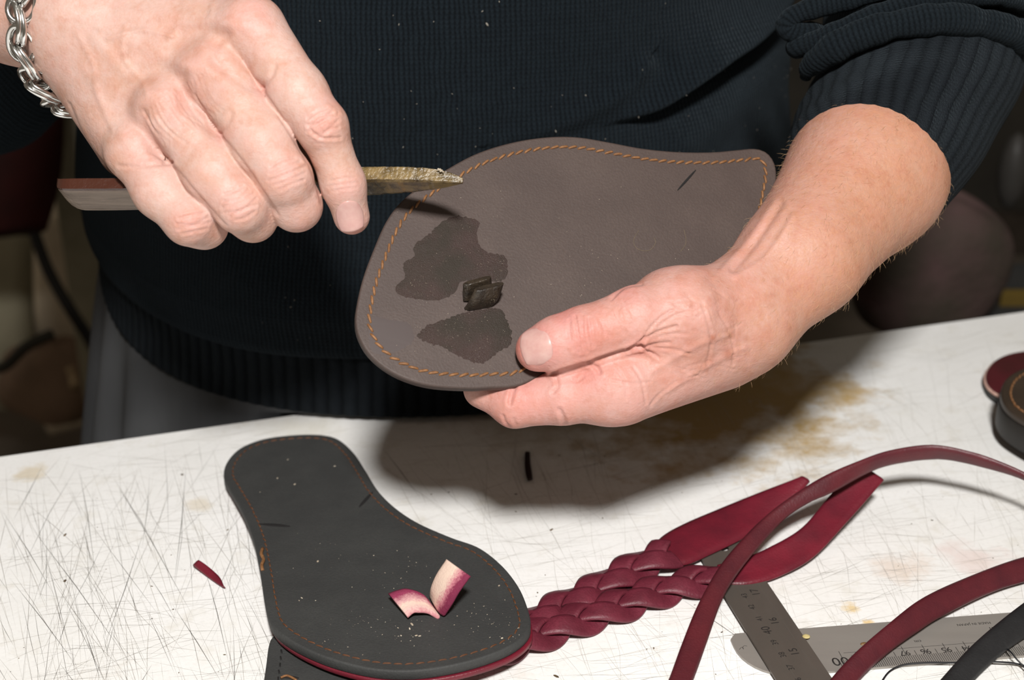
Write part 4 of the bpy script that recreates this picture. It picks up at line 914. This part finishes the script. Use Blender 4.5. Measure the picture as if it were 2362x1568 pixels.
def plate(pts, z0, z1, name, m, parent, hole=None):
    P2 = [np.array([q[0], q[1]]) for q in pts]; k = len(P2)
    if hole is None:
        V = [(*q, z1) for q in P2]+[(*q, z0) for q in P2]; F = [tuple(range(k)), tuple(2*k-1-i for i in range(k))]+[(i, k+i, k+(i+1) % k, (i+1) % k) for i in range(k)]
        ar = sum(P2[i][0]*P2[(i+1) % k][1]-P2[(i+1) % k][0]*P2[i][1] for i in range(k))
        if ar < 0: F = [f[::-1] for f in F]
        return obj(name, V, F, m, parent, smooth=False)
    hc, hr = hole; bm = bmesh.new(); es = []
    for loop in (P2, [hc[:2]+hr*np.array([math.cos(q), math.sin(q)]) for q in np.linspace(0, 2*math.pi, 24, endpoint=False)]):
        vs = [bm.verts.new((*q, z1)) for q in loop]; es += [bm.edges.new((vs[i], vs[(i+1) % len(vs)])) for i in range(len(vs))]
    bmesh.ops.triangle_fill(bm, use_beauty=True, edges=es, normal=(0, 0, 1))
    r = bmesh.ops.extrude_face_region(bm, geom=bm.faces[:]); bmesh.ops.translate(bm, vec=(0, 0, z0-z1), verts=[v for v in r['geom'] if isinstance(v, bmesh.types.BMVert)])
    bmesh.ops.recalc_face_normals(bm, faces=bm.faces); bm.verts.index_update()
    V = [tuple(v.co) for v in bm.verts]; F = [[v.index for v in f.verts] for f in bm.faces]; bm.free()
    return obj(name, V, F, m, parent, smooth=False)
plate(pts, .0002, zt, 'blade', STEEL, long_)
def at_long(u, v): return a+dx*u+dn*v
rd, ru = -dx, dn                                               # reading direction and letter top
xs97 = float(np.dot(T(*zz(1435, 890), zt)-a, dx)); xs95 = float(np.dot(T(*zz(1755, 862), zt)-a, dx)); cm = (xs95-xs97)/2
tk = MB()
for i in range(-40, 420):                                      # one tick per millimetre along the near edge
    u = xs97+cm*.0+cm/10*(i-30)
    if u < x0+.046 or u > .6: continue
    h = .0105 if (i % 10 == 0) else (.0072 if i % 5 == 0 else .0045)
    h = W*(.40 if i % 10 == 0 else .29 if i % 5 == 0 else .19)
    c0 = at_long(u, W*.985); c1 = at_long(u, W*.985-h); ww = dx*.00013; zc = Z3*.00004
    tk.add([c0-ww+zc, c0+ww+zc, c1+ww+zc, c1-ww+zc], [(0, 1, 2, 3)])
c0, c1 = at_long(x0+.050, W*.63), at_long(.6, W*.63); ww = dn*.00010; zc = Z3*.00004; tk.add([c0-ww+zc, c0+ww+zc, c1+ww+zc, c1-ww+zc], [(0, 1, 2, 3)])
for u in (.136, .1375, .139, .1405): c0, c1 = at_long(u+.004, .0005), at_long(u+.006, .0065); tk.add([c0-dx*.0001+zc, c0+dx*.0001+zc, c1+dx*.0001+zc, c1-dx*.0001+zc], [(0, 1, 2, 3)])
tag(tk.build('tick_marks', INK, long_, smooth=False), kind='stuff')
for i in range(-2, 40):
    n_ = 97-i; u = xs97+cm*i
    if n_ in (98, 99): continue
    text(str(n_), at_long(u, W*.735), rd, ru, .0052, INK, long_)
ub = float(np.dot(T(*zz(905, 940), zt)-a, dx))
text('100', at_long(ub+.0035, W*.80), rd, ru, .0085, INK, long_)
c0 = at_long(ub+.0115, W*.63); bx = MB()
for p_, q_ in ((at_long(ub+.0105, W*.64), at_long(ub+.0105, W*.98)), (at_long(ub+.0105, W*.64), at_long(ub+.022, W*.64))):
    t_ = unit(q_-p_); s_ = np.cross(Z3, t_)*.00015; bx.add([p_-s_+zc, q_-s_+zc, q_+s_+zc, p_+s_+zc], [(0, 1, 2, 3)])
tag(bx.build('number_frame', INK, long_, smooth=False))
um = float(np.dot(T(*zz(1970, 665), zt)-a, dx))
text('MADE IN JAPAN', at_long(um, W*.20), rd, ru, .0024, INK, long_, 'lettering'); text('36in', at_long(um+.0095, W*.345), rd, ru, .0042, INK, long_, 'lettering')
text('cm', at_long(float(np.dot(T(*zz(1530, 790), zt)-a, dx)), W*.50), rd, ru, .003, INK, long_, 'lettering')
V, F = tube(spline([T(*zz(*q), zt)+Z3*.00006 for q in ((152, 868), (172, 850), (186, 866), (180, 850), (192, 838), (213, 842))], 40), .00010, 4); obj('scratch_mark', V, F, INK, long_)
# short dark ruler lying over the long one
zs_ = .0032
a2, b2 = T(1614, 1282, zs_), T(1791, 1568, zs_); ds = unit(b2-a2); wd = np.array([-ds[1], ds[0], 0])
if wd[0] < 0: wd = -wd
W2 = float(np.dot(T(1922, 1568, zs_)-a2, wd)); top_ = -.012
short = thing('steel_ruler', a2*np.array([1, 1, 0]), 'short dark steel ruler lying diagonally across the long one under the burgundy straps', 'ruler')
def at_s(u, v): return a2+ds*u+wd*v
hc = T(1668, 1263, zs_)
plate([at_s(top_, .003), at_s(top_, W2-.003), at_s(top_+.003, W2), at_s(.24, W2), at_s(.24, 0), at_s(top_+.003, 0)], zs_-.0011, zs_, 'blade', STEELD, short, (hc, .0030))
rs, us_ = -ds, -wd
u40 = float(np.dot(T(*zz(365, 718), zs_)-a2, ds)); u38 = float(np.dot(T(*zz(485, 908), zs_)-a2, ds)); cm2 = (u38-u40)/2
vv = float(np.dot(T(*zz(430, 815), zs_)-a2, wd)); u15 = float(np.dot(T(*zz(575, 885), zs_)-a2, ds)); v15 = float(np.dot(T(*zz(580, 885), zs_)-a2, wd))
for n_ in range(28, 44):
    u = u40+cm2*(40-n_)
    if .02 < u < .235: text(str(n_), at_s(u, vv), rs, us_, .0062 if n_ == 40 else .0042, INK, short)
for n_ in range(11, 18):
    u = u15+(15-n_)*cm2*2.54
    if .02 < u < .235: text(str(n_), at_s(u, v15), rs, us_, .0058, INK, short)
tk = MB()
for v_ in (.36, .80): c0, c1 = at_s(.02, W2*v_), at_s(.24, W2*v_); ww = wd*.00006; tk.add([c0-ww+zc, c0+ww+zc, c1+ww+zc, c1-ww+zc], [(0, 1, 2, 3)])
for i in range(0, 230):
    u = u40+cm2*(i-20)/10
    if .0 < u < .235: h = W2*(.16 if i % 10 == 0 else .12 if i % 5 == 0 else .07); c0, c1 = at_s(u, .0004), at_s(u, h); tk.add([c0-ds*.00007+zc, c0+ds*.00007+zc, c1+ds*.00007+zc, c1-ds*.00007+zc], [(0, 1, 2, 3)])
tag(tk.build('tick_marks', mat('worn_ink', (.10, .088, .076), .6), short, smooth=False), kind='stuff')
GL = m_plain('dried_glue', (.42, .34, .14), (.62, .52, .25), .35, 300, .6, .001)
V, F = lens(T(*zz(672, 765), zs_), dx, dn, Z3, .0020, .0018, .0006, 10); o = obj('glue_drop', V, F, GL, short)
V, F = lens(T(*zz(1125, 825), zt), dx, dn, Z3, .0022, .0013, .0007, 10); obj('glue_drop', V, F, m_plain('brown_glue', (.16, .09, .04), (.25, .15, .07), .4, 300), long_)

# --- threads and cut-offs
THB = mat('black_waxed_thread', (.006, .006, .008), .5)
C_ = spline([T(*q) for q in ((1990, 1660, .001), (2020, 1600, .001), (2037, 1567, .001), (2055, 1546, .001), (2085, 1533, .0022), (2135, 1528, .003), (2201, 1528, .003), (2260, 1526, .003), (2314, 1527, .003), (2355, 1533, .002), (2440, 1560, .001))], 80)
V, F = tube(C_, .00045, 7); tag(obj('thread', V, F, THB), 'thin black thread curving along the near edge of the long ruler', 'thread')
C_ = spline([T(*q) for q in ((2318, 1492, .004), (2332, 1504, .006), (2345, 1520, .005), (2365, 1541, .003), (2420, 1600, .001))], 40)
V, F = tube(C_, .0004, 7); tag(obj('thread', V, F, THB), 'short black thread end coming out from beneath the black strap', 'thread')
def scrap(name, label, A, B, th, m):
    V, F, uv, fl = ribbon([T(*q) for q in A], [T(*q) for q in B], th, 16, 5); return tag(obj(name, V, F, m, None, flatpoly=fl, uv=uv), label, 'leather scrap')
scrap('leather_scrap', 'pointed burgundy leather sliver left of the black sandal sole', [(456, 1291, .0055), (470, 1299, .005), (490, 1314, .004), (508, 1332, .003), (516, 1353, .0022)], [(443, 1304, .0022), (460, 1316, .0022), (480, 1330, .0022), (500, 1344, .002), (515, 1355, .0018)], .0013, BURG)
scrap('leather_scrap', 'dark thin leather sliver lying in the shadow below the held sole', [(1213, 1040, .004), (1212, 1065, .004), (1214, 1088, .004), (1219, 1105, .004)], [(1224, 1042, .002), (1225, 1066, .002), (1228, 1086, .002), (1230, 1103, .002)], .0016, mat('dark_scrap', (.022, .006, .006), .6))
mb = MB(); e1, e2 = RT, np.array([0, 1., 0])
for x_, y_, r in ((150, 1234, .0011), (150, 1340, .0013), (525, 1222, .0007), (395, 1280, .0005), (350, 1352, .0006), (400, 1405, .0005), (518, 1510, .0006), (1272, 1222, .0011), (1240, 1367, .0007), (1665, 1458, .0006), (1508, 1495, .0006), (1492, 1497, .0005), (1283, 1560, .0012), (2150, 1200, .0007), (1390, 1195, .0006), (1395, 1052, .0007), (1290, 1050, .0007), (1190, 1140, .0008), (995, 1140, .0006), (420, 1095, .0012), (1190, 1180, .0006), (1035, 1135, .0006)):
    flake(T(x_, y_, .0), r*.8, Z3, R_.uniform(0, 3))
for _ in range(130):
    x_, y_ = R_.uniform(0, 2362), R_.uniform(900, 1560); p_ = T(x_, y_, 0)
    if inside(p_) and not (510 < x_ < 1230 and 1000 < y_): flake(p_, R_.choice((.00018, .00025, .00035)), Z3, R_.uniform(0, 3))
tag(mb.build('table_crumbs', m_plain('dark_crumb', (.05, .035, .02), (.16, .11, .06), .9, 200)), 'small dark crumbs of leather scattered over the white table', 'crumbs', kind='stuff')

# --- soles at the right edge of the frame
def edge_sole(name, label, outl, z, th, top_m, side, group=None):
    p_ = (np.array([0, 0, z]), Z3); C_ = spline([PL(*q, p_) for q in outl], 140, True); r = thing(name, np.array([*C_.mean(0)[:2], z-th-(side[1] if side else 0)]), label, 'shoe sole')
    V, F, fl = slab(C_, Z3, th, .0009); obj('insole', V, F, top_m, r, flatpoly=fl)
    if side: V, F, fl = slab(offset_in(C_, Z3, -.0006)-Z3*th, Z3, side[1], .0007); obj('outsole', V, F, side[0], r, flatpoly=fl)
    return r, C_
ov = lambda cx, cy, pts: [(cx+x_, cy+y_) for x_, y_ in pts]
r, C_ = edge_sole('sandal_sole', 'burgundy insole with a pale cut edge at the right edge, under the thick brown sole', [(2274, 868), (2280, 848), (2302, 826), (2340, 812), (2400, 806), (2480, 812), (2560, 834), (2620, 870), (2600, 915), (2520, 935), (2430, 930), (2350, 920), (2305, 905), (2282, 888)], .0085, .0034, m_leather('burgundy_top', (.085, .012, .016), (.055, .012, .012), .45, None, 40), (BLACKR, .0045))
V, F = tube(np.concatenate([offset_in(C_, Z3, -.0002)-Z3*.0024]), .0011, 6, closed=True, cap=False); tag(obj('cut_edge', V, F, m_plain('raw_edge', (.62, .42, .34), (.5, .3, .25), .9, 300), r), 'pale raw leather edge')
r, C_ = edge_sole('sandal_sole', 'thick dark brown sole with tan stitching stacked at the right edge of the table', [(2309, 910), (2316, 880), (2340, 858), (2380, 845), (2450, 842), (2540, 860), (2620, 900), (2680, 960), (2680, 1020), (2600, 1040), (2500, 1020), (2420, 995), (2365, 968), (2325, 940)], .0290, .0050, m_leather('dark_brown_leather', (.035, .024, .016), (.05, .034, .022), .5, None, 40), (m_leather('dark_sole_side', (.012, .010, .008), (.018, .015, .012), .6, None, 60), .0153))
stitches('stitch', offset_in(C_, Z3, .0055), Z3, .0048, .0044, .0006, THREAD, r, .2)

# ------------------------------------------------------------------ dim background, out of focus
Y_ = np.array([0, 1., 0])
def blob_mesh(c, rx, ry, rz, nz, seed, n=28, m=40):
    V = []; F = []; r2 = random.Random(seed); ph = [r2.uniform(0, 6.28) for _ in range(6)]
    for i, a in enumerate(np.linspace(-math.pi/2, math.pi/2, n)):
        for j in range(m):
            b = j/m*2*math.pi; s = 1+nz*(math.sin(3*b+ph[0]+2*a)+.6*math.sin(5*b+ph[1]-3*a)+.7*math.sin(4*a+ph[2]))
            ca = math.copysign(abs(math.cos(a))**.75, math.cos(a)); V.append((c[0]+rx*s*ca*math.cos(b), c[1]+ry*s*ca*math.sin(b), c[2]+rz*s*math.sin(a)))
    for i in range(n-1):
        for j in range(m): F.append((i*m+j, i*m+(j+1) % m, (i+1)*m+(j+1) % m, (i+1)*m+j))
    return V, F
def sheet(A, B, th, n=40): return ribbon(A, B, th, n, 14)
# left: dark red garment, post, beige panel, cable
V, F, uv, fl = sheet([P(-160, -200, 1.75), P(-170, 100, 1.76), P(-160, 350, 1.74), P(-150, 550, 1.76)], [P(110, -200, 1.78), P(128, 150, 1.72), P(138, 380, 1.76), P(90, 525, 1.74)], .03)
tag(obj('coat', V, F, m_plain('dark_red_cloth', (.040, .004, .003), (.018, .003, .002), .9, 8), None, flatpoly=fl), 'dark red cloth hanging behind at the left edge', 'coat')
postm = m_plain('olive_paint', (.30, .28, .20), (.38, .35, .26), .6, 20)
c = P(190, 450, 1.95); MB().box((c[0], c[1], .3), RT, Y_, Z3, .028, .028, .3-FL).build('post', postm, smooth=False); tag(bpy.data.objects['post'], 'olive grey upright post behind the right hand', 'post')
V, F, uv, fl = sheet([P(84, 470, 2.12), P(84, 650, 2.2), P(90, 800, 2.28), P(110, 960, 2.36)], [P(300, 430, 2.12), P(290, 600, 2.2), P(290, 780, 2.28), P(260, 920, 2.36)], .05)
panel = tag(obj('cushion', V, F, m_plain('beige_cloth', (.78, .68, .53), (.62, .53, .40), .9, 9), None, flatpoly=fl), 'blurred beige cushion leaning behind the black cable', 'cushion')
V, F = tube(spline([P(*q) for q in ((60, 440, 1.9), (75, 520, 1.88), (110, 620, 1.88), (160, 710, 1.88), (205, 780, 1.9), (240, 850, 1.92))], 60), .008, 10); tag(obj('cable', V, F, mat('black_cable', (.008, .008, .008), .5)), 'thick black cable hanging across the beige cushion', 'cable')
V, F, uv, fl = sheet([P(-80, 560, 2.2), P(-90, 700, 2.18), P(-80, 900, 2.1)], [P(70, 540, 2.2), P(60, 700, 2.18), P(70, 900, 2.1)], .06)
tag(obj('board', V, F, m_plain('olive_board', (.34, .31, .22), (.25, .23, .16), .8, 7), None, flatpoly=fl), 'olive board standing at the left edge beneath the dark red cloth', 'board')
V, F = blob_mesh(P(130, 880, 2.12), .09, .06, .062, .05, 4); tag(obj('sack', V, F, m_plain('brown_sack', (.26, .175, .12), (.19, .13, .09), .9, 14)), 'brown sack lying below the beige cushion', 'sack')
V, F = tube(spline([P(160, 845, 1.7), P(168, 868, 1.7), P(172, 895, 1.69)], 10), .006, 8); tag(obj('wood_peg', V, F, m_plain('pale_wood', (.36, .27, .16), (.28, .2, .12), .7, 30)), 'small pale wooden peg beside the grey apron', 'peg')
V, F = tube(spline([P(*q) for q in ((-40, 850, 1.8), (10, 845, 1.78), (60, 800, 1.76), (120, 770, 1.78))], 40), .007, 10); tag(obj('hose', V, F, mat('dark_hose', (.03, .028, .02), .6)), 'dark hose bending at the far left below the olive board', 'hose')
# right: rounded pinkish bag, grey box with yellow label, pale bottle
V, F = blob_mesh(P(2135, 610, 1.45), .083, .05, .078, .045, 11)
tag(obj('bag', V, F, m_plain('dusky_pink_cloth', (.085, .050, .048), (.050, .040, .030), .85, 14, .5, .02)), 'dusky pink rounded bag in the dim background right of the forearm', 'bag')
c = P(2340, 700, 1.6)
boxr = thing('storage_box', P(2300, 760, 1.6), 'dark grey box with a yellow patch behind the table at right', 'box')
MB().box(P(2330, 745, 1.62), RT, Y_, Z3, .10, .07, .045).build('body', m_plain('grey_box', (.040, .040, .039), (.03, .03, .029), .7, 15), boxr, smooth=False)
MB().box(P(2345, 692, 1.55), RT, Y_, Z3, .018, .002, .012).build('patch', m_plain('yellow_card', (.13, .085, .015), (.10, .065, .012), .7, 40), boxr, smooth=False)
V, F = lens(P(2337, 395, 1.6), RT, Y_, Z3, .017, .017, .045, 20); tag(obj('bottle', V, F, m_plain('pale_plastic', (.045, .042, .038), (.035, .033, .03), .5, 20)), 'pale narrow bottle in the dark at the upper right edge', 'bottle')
print('triangles', sum(sum(len(p.vertices)-2 for p in o.data.polygons) for o in SC.objects if o.type == 'MESH'))
